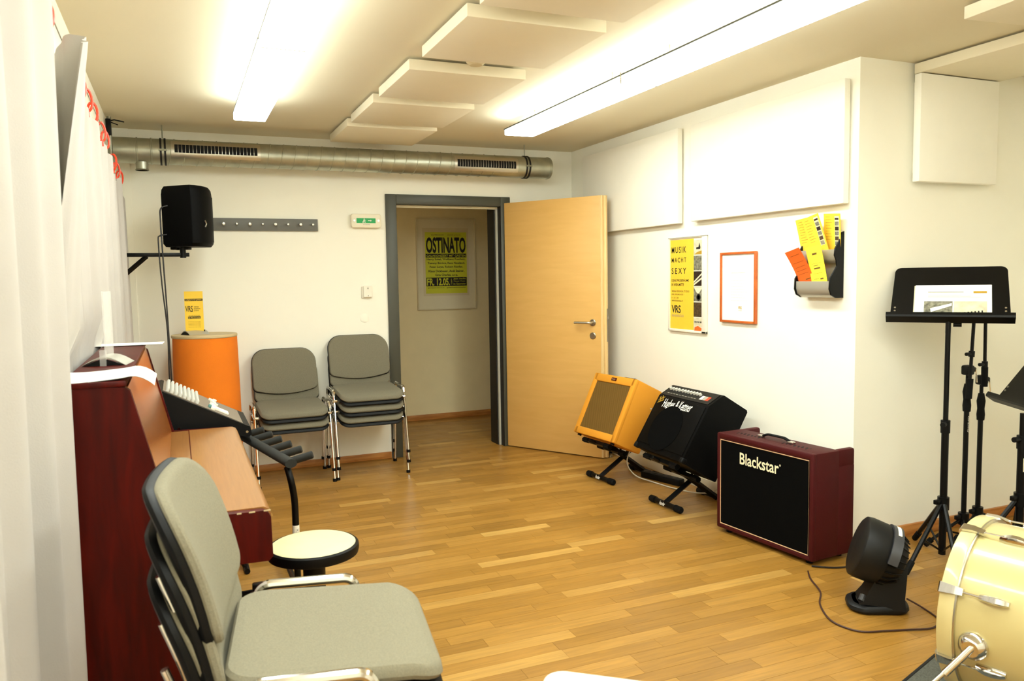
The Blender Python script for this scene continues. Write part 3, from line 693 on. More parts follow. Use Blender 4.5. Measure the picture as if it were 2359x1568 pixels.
# sheets on top
def sheet(label, loc, wd, ln, rot, bend):
    q = thing('paper_sheet', label, 'paper', loc, rot)
    b = B()
    def f(u, v, e): 
        x = (u - .5)*wd; y_ = (v - .5)*ln; z = bend(x) + e; return Vector((x, y_, z))
    for e in (0, .0015): b.grid(16, 2, lambda u, v: f(u, v, e))
    b.obj('sheet', 'paper', q)
sheet('white sheets curling over the near end of the piano top', (-.185, PN + .145, 1.142), .235, .28, 0, lambda x: .001 + (0 if x < .04 else -.9*(x - .04)**1.35 + .012*math.sin(min(1, (x - .04)/.09)*PI)) + .004*math.sin(x*20))
sheet('white sheet lying flat at the far end of the piano top', (-.195, PFY - .10, 1.1415), .265, .14, math.radians(-3), lambda x: .001)
def tentbase(q, m, L_=.12, W_=.10):
    loops = []
    for y_ in (-W_/2, W_/2):
        loops.append([Vector((-L_/2 + L_*k/12, y_, .028*math.sin(PI*k/12))) for k in range(13)] + [Vector((L_/2 - L_*k/12, y_, .028*math.sin(PI*(12-k)/12)*.8 - .0)) for k in range(13)])
    B().loft(loops).obj('base', m, q, True, 60)
    B().prism([(-L_*.42 + L_*.84*k/10, .0235*math.sin(PI*k/10)*.86) for k in range(11)], lambda u, v: (u, -W_/2 - .0008, v), lambda u, v: (u, -W_/2 + .002, v)).obj('base_end', 'shell', q, False)
q = thing('leaflet_stand', 'silver arched stand with a clear upright sleeve on the piano top', 'leaflet stand', (-.215, 2.86, 1.1405), math.radians(-8))
tentbase(q, 'silver', .13, .14)
B().box((.005, -.005, .13), (.005, .105, .21), 0).obj('sleeve', 'acryl', q, False); B().b2((-.008, -.078, 0), (.010, -.066, .05)).obj('clip', 'acryl', q, False)

# mixer on its stand behind the piano
q = thing('mixing_console', 'black slanted mixing console with grey knobs behind the piano', 'mixer', (0, 3.86, .70))
pr = [(-.12, .21), (-.125, .005), (.0, .002), (.19, -.012), (.284, -.030), (.296, -.018), (.290, .018), (.28, .022), (-.09, .215)]
B().prism(pr, lambda u, v: (u, 0, v), lambda u, v: (u, .44, v)).obj('housing', 'shell', q, True, 30)
sx, sz, ex, ez = -.085, .215, .262, .029
tlt = math.atan2(ez - sz, ex - sx); ll_ = math.hypot(ex - sx, ez - sz)
pt = bpy.data.objects.new('control_panel', B().b2((.005, .02, 0), (ll_ - .005, .42, .004)).mesh('control_panel', 'mixgrey', False)); COL.objects.link(pt); pt.parent = q; pt.location = (sx, 0, sz - .001); pt.rotation_euler = (0, -tlt, 0)
km = B().lathe([(0, 0), (.0075, 0), (.007, .012), (.005, .016), (0, .016)], 10).mesh('knob', 'knobgrey')
for i in range(8):
    for j in range(10): link('knob', km, pt, (.025 + i*.020, .045 + j*.038, .004))
fm = B().b2((-.010, -.006, 0), (.010, .006, .012), .002).mesh('fader', 'white')
for j in range(10): link('fader', fm, pt, (.24 + .03*((j*3) % 4)/4, .045 + j*.038, .004))
sm = B().b2((0, -.01, 0), (.085, .01, .008), .002).mesh('label_strip', 'white')
for j in range(3): link('label_strip', sm, pt, (.235, .09 + .03*j, .004))
link('label_strip', B().b2((-.014, -.012, 0), (.0, .012, .014), .002).mesh('label_strip', 'teal'), pt, (.233, .09, .004))
for x, z in ((-.02, .035), (.275, -.005)): B().cyl((x, -.003, z), (x, .001, z), .006, seg=12).obj('screw', 'chrome', q)
q = thing('mixer_stand', 'black crossed-leg stand carrying the mixing console', 'stand', (.06, 4.08, 0))
for sy in (-.17, .17):
    B().tube([(-.19, sy, .013), (.17, sy, .66)], .013, 8).obj('leg', 'blkmetal', q)
    B().tube([(.19, sy + .028, .013), (-.17, sy + .028, .68)], .013, 8).obj('leg', 'blkmetal', q)
for x, z in ((.17, .66), (-.17, .686)): B().tube([(x, -.2, z), (x, .22, z)], .012, 8).obj('cross_bar', 'blkmetal', q)
for x in (-.19, .19): B().tube([(x, -.2, .014), (x, .22, .014)], .0135, 8).obj('foot_bar', 'blkmetal', q)

# orange fabric column with leaflet
q = thing('padded_column', 'tall orange fabric covered column with a pale board on top', 'column', (.158, 5.62, 0))
nseg = 48; loops = []
for z, k in ((0, 1.0), (.05, 1.02), (.35, 1.035), (.7, 1.02), (.95, 1.0), (1.035, .99)):
    loops.append([Vector((.204*k*(1 + .012*math.sin(3*a + z*2)) * math.cos(a), .204*k*(1 + .012*math.sin(3*a + z*2))*math.sin(a), z)) for a in [2*PI*j/nseg for j in range(nseg)]])
B().loft(loops).obj('fabric_sleeve', 'orange', q)
B().lathe([(0, 1.035), (.203, 1.035), (.207, 1.04), (.207, 1.052), (.204, 1.056), (0, 1.056)], 48).obj('top_board', 'lidwood', q)
q = thing('leaflet_stand', 'yellow leaflet upright in a dark stand on top of the orange column', 'leaflet stand', (.10, 5.60, 1.0565), math.radians(-62))
tentbase(q, 'silver', .12, .14)
q2 = B().b2((-.0012, -.057, .02), (.0012, .057, .285)).obj('sheet', 'yellow', q, False, rot=(0, 0, math.radians(62) - PI/2 + PI), loc=(0, 0, 0))
def cl_(s, w_, h_, z, m='ink', bold=0.0, dx=0, y_=None): return text('lettering', s, w_, h_, m, q2, (.0018, dx, z), (PI/2, 0, PI/2), bold=bold)
q2.rotation_euler = (0, 0, math.radians(62) - PI/2)
flat_ = B().b2((.0012, -.055, .222), (.0016, .055, .236)).obj('black_bar', 'ink', q2, False); cl_('Luftgitarre war gestern.', .1, .009, .229, 'yellow', .01)
cl_('VRS', .045, .04, .17, 'ink', .01, -.03); cl_('VIENNA', .03, .008, .182, 'ink', 0, .015); cl_('REHEARSAL', .04, .008, .17, 'ink', 0, .02); cl_('STUDIOS', .03, .008, .158, 'ink', 0, .015)
cl_('AB 6 EURO PRO STUNDE', .07, .006, .125, 'inkbrown'); B().b2((.0012, -.038, .104), (.0016, .038, .119)).obj('black_bar', 'ink', q2, False); cl_('für Musizierende', .07, .01, .111, 'yellow', .01)
for k in range(5): cl_('proberaum mit anlage', .075, .005, .085 - .009*k, 'inkbrown')
B().b2((-.006, .055, .0), (.006, .062, .03)).obj('clip', 'shell', q2, False)

# ================================================================ stacking chairs
def make_chair(fab='fabric', shellm='shell'):
    t = thing('stacking_chair', 'x', 'chair')
    so = rrect(.455, .43, .065, 6)
    def sf(u, v, h_): 
        z = .415 + h_ - .030*max(0, (-v - .10)/.115)**2 + .012*(v/.2) * (1 if v > 0 else .3) - .010*(1 - (u/.23)**2)*(1 - (v/.21)**2)
        return (u, v, z)
    B().pad(so, sf, .012, .05, .018, (.15, .35, .55, .75, .88)).obj('seat', fab, t)
    B().pad(rrect(.462, .437, .068, 6), lambda u, v, h_: sf(u*.985, v*.985, h_ - .014), 0, .026, .02, (.3, .6, .85)).obj('seat_shell', shellm, t)
    # backrest outline in (u,v)
    bo = []
    top = rrect(.452, .305, .10, 8); bot = rrect(.452, .305, .028, 8)
    ol_ = top[:18] + bot[18:]; dn = []
    for a_, b_ in zip(ol_, ol_[1:] + ol_[:1]):
        k_ = max(1, int(math.dist(a_, b_)/.03)); dn += [(a_[0] + (b_[0] - a_[0])*j/k_, a_[1] + (b_[1] - a_[1])*j/k_) for j in range(k_)]
    for u, v in dn:
        if v < -.02: v = v + .012 - .040*(1 - (u/.226)**2)
        bo.append((u, v))
    def bf(u, v, h_): 
        sv = v + .1525; return (u, .258 + .13*sv + .55*max(0, sv)**2 - h_ - .5*u*u, .683 + v*.965)
    B().pad(bo, bf, .006, .034, .014, (.2, .45, .7, .88)).obj('backrest', fab, t)
    B().pad([(u*1.012, v*1.01 - (.009 if v < 0 else 0)) for u, v in bo], bf, -.014, .018, .02, (.3, .6, .85)).obj('back_shell', shellm, t)
    for sx in (-1, 1):
        X = .252*sx
        fr_ = [(X, -.165, .012), (X, -.078, .39), (X, -.069, .435)]
        f_ = B().tube(fillet(fr_, .05), .0125, 10, .72).obj('leg', 'chrome', t); B().cyl((X, -.1662, 0), (X, -.1645, .02), .0145, seg=10).obj('foot_cap', 'shell', f_)
        f_ = B().tube(fillet([(X, .24, .012), (X, .190, .40), (X, .182, .445)], .05), .0125, 10, .72).obj('leg', 'chrome', t); B().cyl((X, .2412, 0), (X, .2395, .02), .0145, seg=10).obj('foot_cap', 'shell', f_)
        B().tube(fillet([(X, -.072, .425), (X, -.055, .466), (X, .165, .472), (X, .180, .42)], .05, 8), .0125, 10).obj('side_rail', 'chrome', t)
        B().tube(fillet([(sx*.19, -.13, .406), (sx*.19, .20, .404), (sx*.195, .262, .46), (sx*.195, .272, .56), (sx*.195, .315, .68)], .05), .011, 10, .7).obj('back_support', 'chrome', t)
    for y_ in (-.10, .10): B().tube([(-.252, y_, .470 if False else .40), (-.20, y_, .400), (.20, y_, .400), (.252, y_, .40)], .009, 8).obj('cross_bar', 'chrome', t)
    for sx in (-1, 1):
        for y_, yl in ((-.10, -.080), (.10, .182)): B().tube([(sx*.252, yl, .40), (sx*.252, y_, .40)], .009, 8).obj('bracket', 'chrome', t)
    return t
ch0 = make_chair()
def place(o, x, y, z, rot, label, group):
    o.location = (x, y, z); o.rotation_euler = (0, 0, rot); o['label'] = label; o['category'] = 'chair'; o['group'] = group
G1 = 'stacked grey chairs by the back wall'
DZ = .076
place(ch0, .703, 5.615, 0, 0, 'lower grey chair of the two-chair stack beside the orange column', G1)
place(copy_tree(ch0), 0.698, 5.607, DZ, math.radians(.8), 'upper grey chair of the two-chair stack, its whole seat and back in view', G1)
place(copy_tree(ch0), 1.237, 5.630, 0, math.radians(-1), 'bottom grey chair of the three-chair stack left of the door', G1)
place(copy_tree(ch0), 1.239, 5.622, DZ, 0, 'middle grey chair of the three-chair stack left of the door', G1)
place(copy_tree(ch0), 1.237, 5.614, 2*DZ, math.radians(-.5), 'top grey chair of the three-chair stack left of the door', G1)
G2 = 'stacked light grey chairs in the foreground'
ch1 = make_chair('fabricl', 'shell')
fa = math.radians(90 - 8); fx, fy, fd = .285, 1.71, .09
place(ch1, fx, fy, 0, fa, 'bottom light grey chair of the foreground stack, nearly hidden', G2)
place(copy_tree(ch1), fx, fy, fd, fa, 'middle light grey chair of the foreground stack, one back corner showing', G2)
place(copy_tree(ch1), fx, fy, 2*fd, fa, 'top light grey chair of the foreground stack, large seat and back in view', G2)

# round stool
q = thing('round_stool', 'round stool with beige seat and black rim beside the piano', 'stool', (.415, 2.86, 0))
B().lathe([(0, .452), (.05, .452), (.145, .449), (.152, .444), (.152, .436), (0, .436)], 48).obj('seat', 'seatbeige', q)
B().lathe([(0, .40), (.14, .40), (.160, .408), (.164, .425), (.162, .440), (.155, .446), (.150, .444), (.150, .436), (0, .436)], 48).obj('rim', 'shell', q)
B().lathe([(0, .18), (.038, .18), (.040, .2), (.040, .37), (.055, .40), (0, .40)], 24).obj('column', 'shell', q)
B().lathe([(0, .10), (.022, .10), (.022, .18), (0, .18)], 20).obj('spindle', 'alu', q)
for k in range(5):
    a = 2*PI*k/5 + .5
    l_ = B().tube(fillet([(.015, 0, .12), (.10, 0, .115), (.20, 0, .04)], .05), [.017]*2 + [.016]*5 + [.014], 10).obj('leg', 'shell', q, rot=(0, 0, a))
    B().cyl((.20, 0, 0), (.20, 0, .042), .016, seg=14).obj('foot', 'rubber', l_)

# padded guitar rack
q = thing('guitar_rack', 'black padded guitar rack with six foam fingers behind the stool', 'guitar stand', (.40, 3.50, 0))
near = Vector((.008, -.07, .625)); far = Vector((-.135, .62, .632))
B().tube([near + (near - far).normalized()*.03, far], .026, 16, .75).obj('padded_bar', 'foam', q)
for k in range(6):
    p = near.lerp(far, k/5.2); d = Vector((.10, -.02, .028))
    B().tube([p + Vector((.012, 0, .004)), p + d*.97, p + d], [.017, .017, .012], 12).obj('finger', 'foam', q)
B().tube(fillet([(near.x - .005, near.y + .02, .60), (near.x + .005, near.y - .01, .55), (.028, -.06, .46), (.028, -.06, .06)], .06), .0145, 12).obj('post', 'blkmetal', q)
B().cyl((.028, -.06, .27), (.028, -.06, .345), .0152, seg=14).obj('sticker', 'white', q)
b = text('lettering', 'G-RACK', .055, .008, 'ink', q, (.033, -.0755, .305), (PI/2, -PI/2, 0))
B().tube(fillet([(.20, -.06, .025), (.028, -.06, .06), (-.13, -.02, .05), (-.16, .02, .035)], .06), .014, 12).obj('base_tube', 'blkmetal', q)
B().tube([(.028, -.08, .05), (.028, .55, .05)], .013, 10).obj('base_rail', 'blkmetal', q)
f_ = B().tube([(-.11, .02, .045), (-.19, .08, .022), (-.225, .10, .016)], [.014, .014, .016], 10).obj('foot_bar', 'blkmetal', q); B().tube([(-.215, .095, .018), (-.245, .112, .0165)], .0165, 10).obj('foot_cap', 'rubber', f_)
B().box((-.13, .035, .055), (.05, .04, .05), .008).obj('clamp', 'blkmetal', q); B().cyl((-.13, .012, .06), (-.13, .004, .06), .007, seg=10).obj('bolt', 'chrome', q)
f_ = B().tube([(.028, .52, .045), (-.12, .55, .016)], .014, 10).obj('foot_bar', 'blkmetal', q); f_ = B().tube([(.028, .52, .045), (.2, .50, .016)], .014, 10).obj('foot_bar', 'blkmetal', q)
B().box((.2, -.06, .013), (.03, .03, .026), .005).obj('foot_cap', 'rubber', q)

# ================================================================ amplifiers (front = local -y, x to the viewer's right)
q = thing('guitar_amplifier', 'oxblood red guitar amplifier with black grille and cream logo', 'amplifier', (2.687 + .147, 3.131 - .0, .0), RW + .091)
Wd, Hh, Dp = .648, .545, .29; y0 = -Dp/2
fz = .022
b = B(); b.b2((-Wd/2, y0 + .012, fz), (Wd/2, y0 + .185, Hh), .012); b.obj('cabinet', 'redtolex', q)
b = B(); b.b2((-Wd/2, y0 + .17, fz), (Wd/2, y0 + Dp, Hh - .075), .010); b.obj('rear_cabinet', 'redtolex', q)
for sx in (-1, 1): B().b2((sx*(Wd/2 - .036) if sx > 0 else -Wd/2, y0 + .17, Hh - .09), (Wd/2 if sx > 0 else -Wd/2 + .036, y0 + Dp, Hh), .012).obj('cheek', 'redtolex', q)
b = B(); t_ = .026
b.b2((-Wd/2, y0, fz), (-Wd/2 + t_, y0 + .03, Hh), .009); b.b2((Wd/2 - t_, y0, fz), (Wd/2, y0 + .03, Hh), .009); b.b2((-Wd/2 + .01, y0, fz), (Wd/2 - .01, y0 + .03, fz + t_), .009); b.b2((-Wd/2 + .01, y0, Hh - t_ - .008), (Wd/2 - .01, y0 + .03, Hh), .009)
b.obj('front_frame', 'redtolex', q)
gw, gh = Wd - 2*t_, Hh - fz - 2*t_ - .008; gz = fz + t_ + gh/2
B().box((0, y0 + .009, gz), (gw, .012, gh)).obj('grille', 'grillblk', q, False)
B().tube([(-gw/2 + .002, y0 + .003, gz - gh/2 + .002), (gw/2 - .002, y0 + .003, gz - gh/2 + .002), (gw/2 - .002, y0 + .003, gz + gh/2 - .002), (-gw/2 + .002, y0 + .003, gz + gh/2 - .002), (-gw/2 + .002, y0 + .003, gz - gh/2 + .002)], .003, 6).obj('piping', 'gold', q)
text('logo', 'Blackstar', .265, .062, 'logo', q, (-.018, y0 + .001, .435), bold=.016, ext=.003)
text('logo_mark', 'o', .010, .010, 'logo', q, (.122, y0 + .001, .452), bold=.02, ext=.003)
B().b2((-Wd/2 + .037, y0 + .19, Hh - .077), (Wd/2 - .037, y0 + Dp - .006, Hh - .066)).obj('control_panel', 'shell', q, False)
km = B().lathe([(0, 0), (.010, 0), (.009, .018), (0, .02)], 12).mesh('knob', 'knobgrey')
for k in range(11): link('knob', km, q, (-.24 + .048*k, y0 + .245, Hh - .066))
hd = B().tube(fillet([(-.095, y0 + .10, Hh + .004), (-.06, y0 + .10, Hh + .022), (.06, y0 + .10, Hh + .022), (.095, y0 + .10, Hh + .004)], .04), .011, 10, .55).obj('handle', 'rubber', q)
for sx in (-1, 1): B().box((sx*.1, y0 + .10, Hh + .006), (.034, .026, .012), .004).obj('handle_end', 'chrome', hd)
for cx_ in (-.16, .15):
    for k in range(14):
        x = cx_ + (k - 6.5)*.0125
        B().box((x, y0 + .075 + .012*(k % 2), Hh + .0003), (.006, .032 - .01*((k*5) % 3), .001), 0, Matrix.Rotation(.35, 3, 'Z')).obj('vent_slot', 'dark', q, False)
for sx in (-1, 1):
    for sy in (-.10, .10): B().cyl((sx*.27, sy, 0), (sx*.27, sy, fz + .004), .017, seg=14).obj('foot', 'rubber', q)

def tilted(name, label, cat, org, yaw, tilt):
    """front bottom edge centre at org; local y to the back, z up along the leaned front"""
    o_ = thing(name, label, cat, org, 0)
    M_ = Matrix.Rotation(yaw, 3, 'Z') @ Matrix.Rotation(tilt, 3, 'Y') @ Matrix.Rotation(RW, 3, 'Z')
    o_.rotation_euler = M_.to_euler(); return o_
# tweed combo
TW_Y, TW_T = .106, .454
q = tilted('guitar_amplifier', 'tweed orange guitar amplifier leaning back on a low stand near the door', 'amplifier', (2.532, 4.60, .319), TW_Y, TW_T)
Wd, Hh, Dp = .472, .446, .238
b = B(); b.b2((-Wd/2, .014, 0), (Wd/2, Dp, Hh), .010); b.obj('cabinet', 'tweed', q)
b = B(); t1, t2, t3 = .046, .056, .050
b.b2((-Wd/2, 0, 0), (-Wd/2 + t1, .03, Hh), .008); b.b2((Wd/2 - t1, 0, 0), (Wd/2, .03, Hh), .008); b.b2((-Wd/2 + .012, 0, 0), (Wd/2 - .012, .03, t3), .008); b.b2((-Wd/2 + .012, 0, Hh - t2), (Wd/2 - .012, .03, Hh), .008)
b.obj('front_frame', 'tweed', q)
B().b2((-Wd/2 + t1 - .002, .008, t3 - .002), (Wd/2 - t1 + .002, .016, Hh - t2 + .002)).obj('grille', 'grillbr', q, False)
B().b2((-.028, -.003, Hh - t2 + .018), (.028, .001, Hh - t2 + .040), .001).obj('name_plate', 'mahog', q); text('lettering', 'Fender', .04, .013, 'gold', q, (0, -.0035, Hh - t2 + .029), shear=.3)
B().tube(fillet([(-.09, Dp*.55, Hh), (-.07, Dp*.55, Hh + .028), (.07, Dp*.55, Hh + .028), (.09, Dp*.55, Hh)], .04), .010, 10, .5).obj('handle', 'rubber', q)
for v in (.31, .16): B().cyl((Wd/2, .19, v), (Wd/2 + .003, .19, v), .006, seg=12).obj('screw', 'chrome', q)
for sx in (-1, 1): B().cyl((sx*.19, .03, -.012), (sx*.19, .03, .001), .014, seg=12).obj('foot', 'rubber', q)
# black combo
HK_Y, HK_T = -.01, .55
q = tilted('bass_amplifier', 'black wedge amplifier with white script logo leaning back on a low stand', 'amplifier', (2.555, 3.865, .352), HK_Y, HK_T)
Wd, Hh, Dp = .505, .455, .27
pr = [(.0, .006), (.004, 0), (Dp - .006, 0), (Dp, .006), (Dp - .012, Hh - .01), (Dp - .022, Hh), (.062, Hh), (.055, Hh - .004), (.003, Hh - .095), (0, Hh - .103)]
B().prism(pr, lambda u, v: (-Wd/2, u, v), lambda u, v: (Wd/2, u, v)).obj('cabinet', 'blktolex', q, True, 40)
B().b2((-Wd/2 + .02, -.005, .035), (Wd/2 - .02, .002, Hh - .112), .002).obj('grille', 'perf', q)
B().lathe([(.13, 0), (.145, .001), (.145, .0022), (.13, .003)], 36, Matrix.Rotation(PI/2, 3, 'X'), (-.03, -.0045, .16)).obj('speaker_rim', 'grillblk', q)
B().lathe([(0, 0), (.10, 0), (.10, .0012), (0, .0012)], 32, Matrix.Rotation(PI/2, 3, 'X'), (-.02, -.0048, .14)).obj('speaker_cone', weavemat('cone_behind_grille', '#030201', '#241407', 260, .6), q)
text('logo', 'Hughes & Kettner', .29, .075, 'paper', q, (-.02, -.0055, .305), (PI/2, math.radians(-2), 0), bold=.006, shear=.35)
for k in range(4): B().tube([Vector((-Wd/2 + .030 + .012*k + (.010 if n_ % 2 else 0), -.0062, .300 + .010*n_ + .006*k)) for n_ in range(5 - (k == 3))], .0022, 5).obj('gold_print', 'goldprint', q)
ca = math.atan2(.091, .052)
cp = bpy.data.objects.new('control_panel', B().b2((-Wd/2 + .02, -.006, -.002), (Wd/2 - .02, .092, .003)).mesh('control_panel', 'fandark', False)); COL.objects.link(cp); cp.parent = q; cp.location = (0, .006, Hh - .088); cp.rotation_euler = (ca, 0, 0)
km = B().lathe([(0, 0), (.010, 0), (.009, .014), (0, .016)], 12).mesh('knob', 'knobgrey')
for k in range(11): link('knob', km, cp, (-.205 + .029*k + (.008 if k > 3 else 0), .055, .003))
for k in range(10): B().b2((-.2 + .03*k, .016, .003), (-.18 + .03*k, .020, .0036)).obj('print_line', 'inkgrey', cp, False)
for x, m in ((.13, 'white'), (.16, 'silver'), (.185, 'red')): B().b2((x - .014, .02, .003), (x + .012, .055, .0038)).obj('panel_print', m, cp, False)
for sx in (-1, 1): B().box((sx*(Wd/2 - .012), .012, .012), (.034, .034, .034), .008).obj('corner', 'shell', q)
B().tube(fillet([(Wd/2 - .02, Dp + .0, .26), (Wd/2 - .015, Dp + .03, .23), (Wd/2 - .015, Dp + .03, .12)], .03), .006, 8).obj('cord', 'cordb', q)

def ampstand(label, x, y, yaw, zb, xe):
    """tilting stand; local front = -y; foot bar at the front"""
    q = thing('amplifier_stand', label, 'stand', (x, y, 0), RW + yaw, 'tilting amplifier stands')
    f_ = B().tube([(-.13, 0, .021), (.13, 0, .021)], .0165, 12).obj('foot_bar', 'blkmetal', q)
    for sx in (-1, 1): B().tube([(sx*.10, 0, .021), (sx*.15, 0, .021), (sx*.158, 0, .021)], [.0205, .0205, .014], 14).obj('foot_cap', 'rubber', f_)
    text('lettering', 'Fender', .055, .022, 'paper', f_, (-.01, -.0175, .024), (PI/2 - .3, 0, 0), bold=.02, shear=.3)
    for sx in (-1, 1):
        pass
    B().tube([(0, .0, .03), (0, .30, .03 + .30*.60)], .018, 4).obj('front_arm', 'blkmetal', q, False)
    B().tube([(.035, .36, .02), (.035, .05, zb - .055)], .018, 4).obj('rear_arm', 'blkmetal', q, False)
    f_ = B().tube([(-.13, .37, .021), (.13, .37, .021)], .0165, 12).obj('foot_bar', 'blkmetal', q)
    for sx in (-1, 1): B().tube([(sx*.10, .37, .021), (sx*.158, .37, .021)], .0205, 14).obj('foot_cap', 'rubber', f_)
    return q
q = ampstand('black tilting stand under the tweed orange amplifier', 2.615, 4.64, .09, .30, 0)
q2 = ampstand('black tilting stand under the black wedge amplifier', 2.655, 3.92, .03, .30, 0)
def cradle(st, amp, wd, dp):
    # bars lie against the amplifier's underside and back, given in the amplifier's frame
    bpy.context.view_layer.update()
    M_ = st.matrix_world.inverted() @ amp.matrix_world
    for u in (.05, dp - .05):
        b = B()
        for v in M_ @ Vector((-wd, u, -.028)), : pass
        b.tube([M_ @ Vector((-wd, u, -.026)), M_ @ Vector((wd, u, -.026))], .0175, 4); b.obj('cradle_bar', 'blkmetal', st, False)
        for s_ in (-1, 1): B().tube([M_ @ Vector((s_*wd*.62, u, -.027)), M_ @ Vector((s_*wd, u, -.027))], .019, 6).obj('cradle_pad', 'rubber', st, False)
    B().tube([M_ @ Vector((0, -.01, -.03)), M_ @ Vector((0, dp + .02, -.03))], .0105, 4).obj('cradle_rail', 'blkmetal', st, False)
    B().tube([M_ @ Vector((0, dp + .022, -.03)), M_ @ Vector((0, dp + .022, .22))], .0105, 4).obj('back_rest', 'blkmetal', st, False)
A_ = [x for x in bpy.data.objects if x.name.startswith(('guitar_amplifier', 'bass_amplifier')) and x.parent is None]
tw = [x for x in A_ if 'tweed' in x['label']][0]; hk = [x for x in A_ if 'wedge' in x['label']][0]
cradle(q, tw, .15, .238); cradle(q2, hk, .17, .27)

# floor cables and power strip
q = thing('power_strip', 'black power strip with cable on the floor behind the amplifiers', 'power strip', (2.98, 4.44, 0), math.radians(-75))
B().b2((-.17, -.03, 0), (.17, .03, .045), .008).obj('body', 'shell', q)
for k in range(5): B().cyl((-.13 + .062*k, 0, .045), (-.13 + .062*k, 0, .0465), .021, seg=16).obj('socket', 'fandark', q)
q = B().tube(spline([(2.86, 4.62, .23), (2.80, 4.60, .12), (2.84, 4.56, .03), (2.90, 4.42, .006), (2.93, 4.25, .006), (2.96, 4.05, .02), (2.99, 3.92, .05), (2.97, 3.80, .12)]), .0042, 6).obj('white_cable', 'cordw')
tag(q, 'thin white cable looping across the floor behind the amplifiers', 'cable')
q = thing('door_stop', 'small metal door stop on the floor behind the open door', 'door stop', (3.03, 5.22, 0))
B().lathe([(0, 0), (.02, 0), (.02, .01), (.012, .015), (.012, .03), (0, .03)], 16).obj('base', 'inox', q); B().lathe([(0, .03), (.015, .03), (.015, .05), (0, .052)], 16).obj('buffer', 'rubber', q)

# ================================================================ floor fan
q = thing('floor_fan', 'black round floor fan beside the red amplifier', 'fan', (2.625, 2.335, 0), math.radians(-129.7))
t_ = math.radians(20)
ax = Vector((0, -math.cos(t_), math.sin(t_))); hx = Vector((1, 0, 0)); hz_ = hx.cross(ax)
FM = Matrix((hx, -hz_, ax)).transposed()     # lathe z axis -> ax
fc = Vector((0, .0, .235))
B().lathe([(.118, .085), (.126, .08), (.130, .06), (.128, .0), (.120, -.02), (.114, -.02), (.118, .0), (.118, .07)], 48, FM, fc).obj('ring', 'fandark', q)
B().lathe([(.118, -.02), (.112, -.05), (.09, -.085), (.06, -.10), (0, -.10), (0, -.08), (.05, -.08), (.10, -.03), (.112, -.02)], 40, FM, fc).obj('motor_housing', 'fandark', q)
for k in range(24):
    a = 2*PI*k/24; e1 = Vector((math.cos(a), math.sin(a), 0))
    B().tube([fc + FM @ (e1*.122 + Vector((0, 0, -.022))), fc + FM @ (e1*.117 + Vector((0, 0, -.05))), fc + FM @ (e1*.093 + Vector((0, 0, -.09)))], .003, 5).obj('rib', 'shell', q)
for r_ in (.03, .05, .07, .09, .108):
    B().tube([fc + FM @ Vector((r_*math.cos(a), r_*math.sin(a), .072)) for a in [2*PI*j/32 for j in range(33)]], .0022, 5).obj('grille_ring', 'shell', q)
for k in range(8):
    a = 2*PI*k/8; B().tube([fc + FM @ Vector((.02*math.cos(a), .02*math.sin(a), .074)), fc + FM @ Vector((.12*math.cos(a), .12*math.sin(a), .074))], .0025, 5).obj('grille_spoke', 'shell', q)
B().lathe([(0, .06), (.024, .06), (.024, .082), (0, .084)], 20, FM, fc).obj('hub', 'fangrey', q)
for k in range(3):
    a = 2*PI*k/3
    B().grid(4, 4, lambda u, v: fc + FM @ Vector(((.02 + .085*u)*math.cos(a + .9*(v - .5)*(1 - .2*u)), (.02 + .085*u)*math.sin(a + .9*(v - .5)*(1 - .2*u)), .035 + .03*(v - .5)))).obj('blade', 'fangrey', q)
# upper band with pale stripe
def band(r0, a0, a1, z0, z1): 
    return [[fc + FM @ Vector((r_*math.sin(a), -r_*math.cos(a)*-1*-1, z)) for a in [a0 + (a1 - a0)*k/10 for k in range(11)]] for r_, z in ((r0, z0), (r0, z1))]
topa = lambda a: Vector((math.sin(a), -math.cos(a), 0))
sgn = 1 if (FM @ Vector((0, 1, 0))).z > 0 else -1
def arc(r0, r1, w0, w1, aa, ab): return [[fc + FM @ Vector((r_*math.sin(x), sgn*r_*math.cos(x), z)) for r_, z in ((r0, w0), (r1, w0), (r1, w1), (r0, w1))] for x in [aa + (ab - aa)*k/16 for k in range(17)]]
B().loft(arc(.108, .133, -.052, -.014, -1.5, 1.5)).obj('top_band', 'fangrey', q)
B().loft(arc(.132, .1345, -.042, -.028, -.05, .50)).obj('stripe', 'white', q)
def blk(z, hx_, y0_, y1_): return [Vector((hx_, y0_, z)), Vector((hx_, y1_, z)), Vector((-hx_, y1_, z)), Vector((-hx_, y0_, z))]
B().loft([blk(.022, .07, -.085, .10), blk(.07, .065, -.05, .095), blk(.13, .06, -.02, .10), blk(.20, .055, .03, .105), blk(.235, .04, .05, .10)]).obj('pedestal', 'fandark', q, True, 40)
B().tube([(.05, -.06, .07), (.065, -.07, .05)], .012, 8).obj('tilt_catch', 'fangrey', q)
bo = [(u*(1 - .25*(v > 0)), v) for u, v in rrect(.19, .24, .07, 6)]
B().pad(bo, lambda u, v, h_: (u, v + .0, h_*(1 + 1.2*max(0, v))), 0, .035, .02).obj('base', 'fandark', q)
q = B().tube(spline([(2.755, 2.30, .03), (2.785, 2.24, .005), (2.745, 2.14, .005), (2.66, 2.10, .005), (2.56, 2.13, .005), (2.47, 2.16, .005), (2.38, 2.20, .005), (2.355, 2.31, .005), (2.43, 2.45, .005), (2.53, 2.55, .005), (2.60, 2.68, .005), (2.66, 2.76, .005)]), .0038, 6).obj('fan_cable', 'brownc')
tag(q, 'thin dark cable looping on the floor around the fan', 'cable')
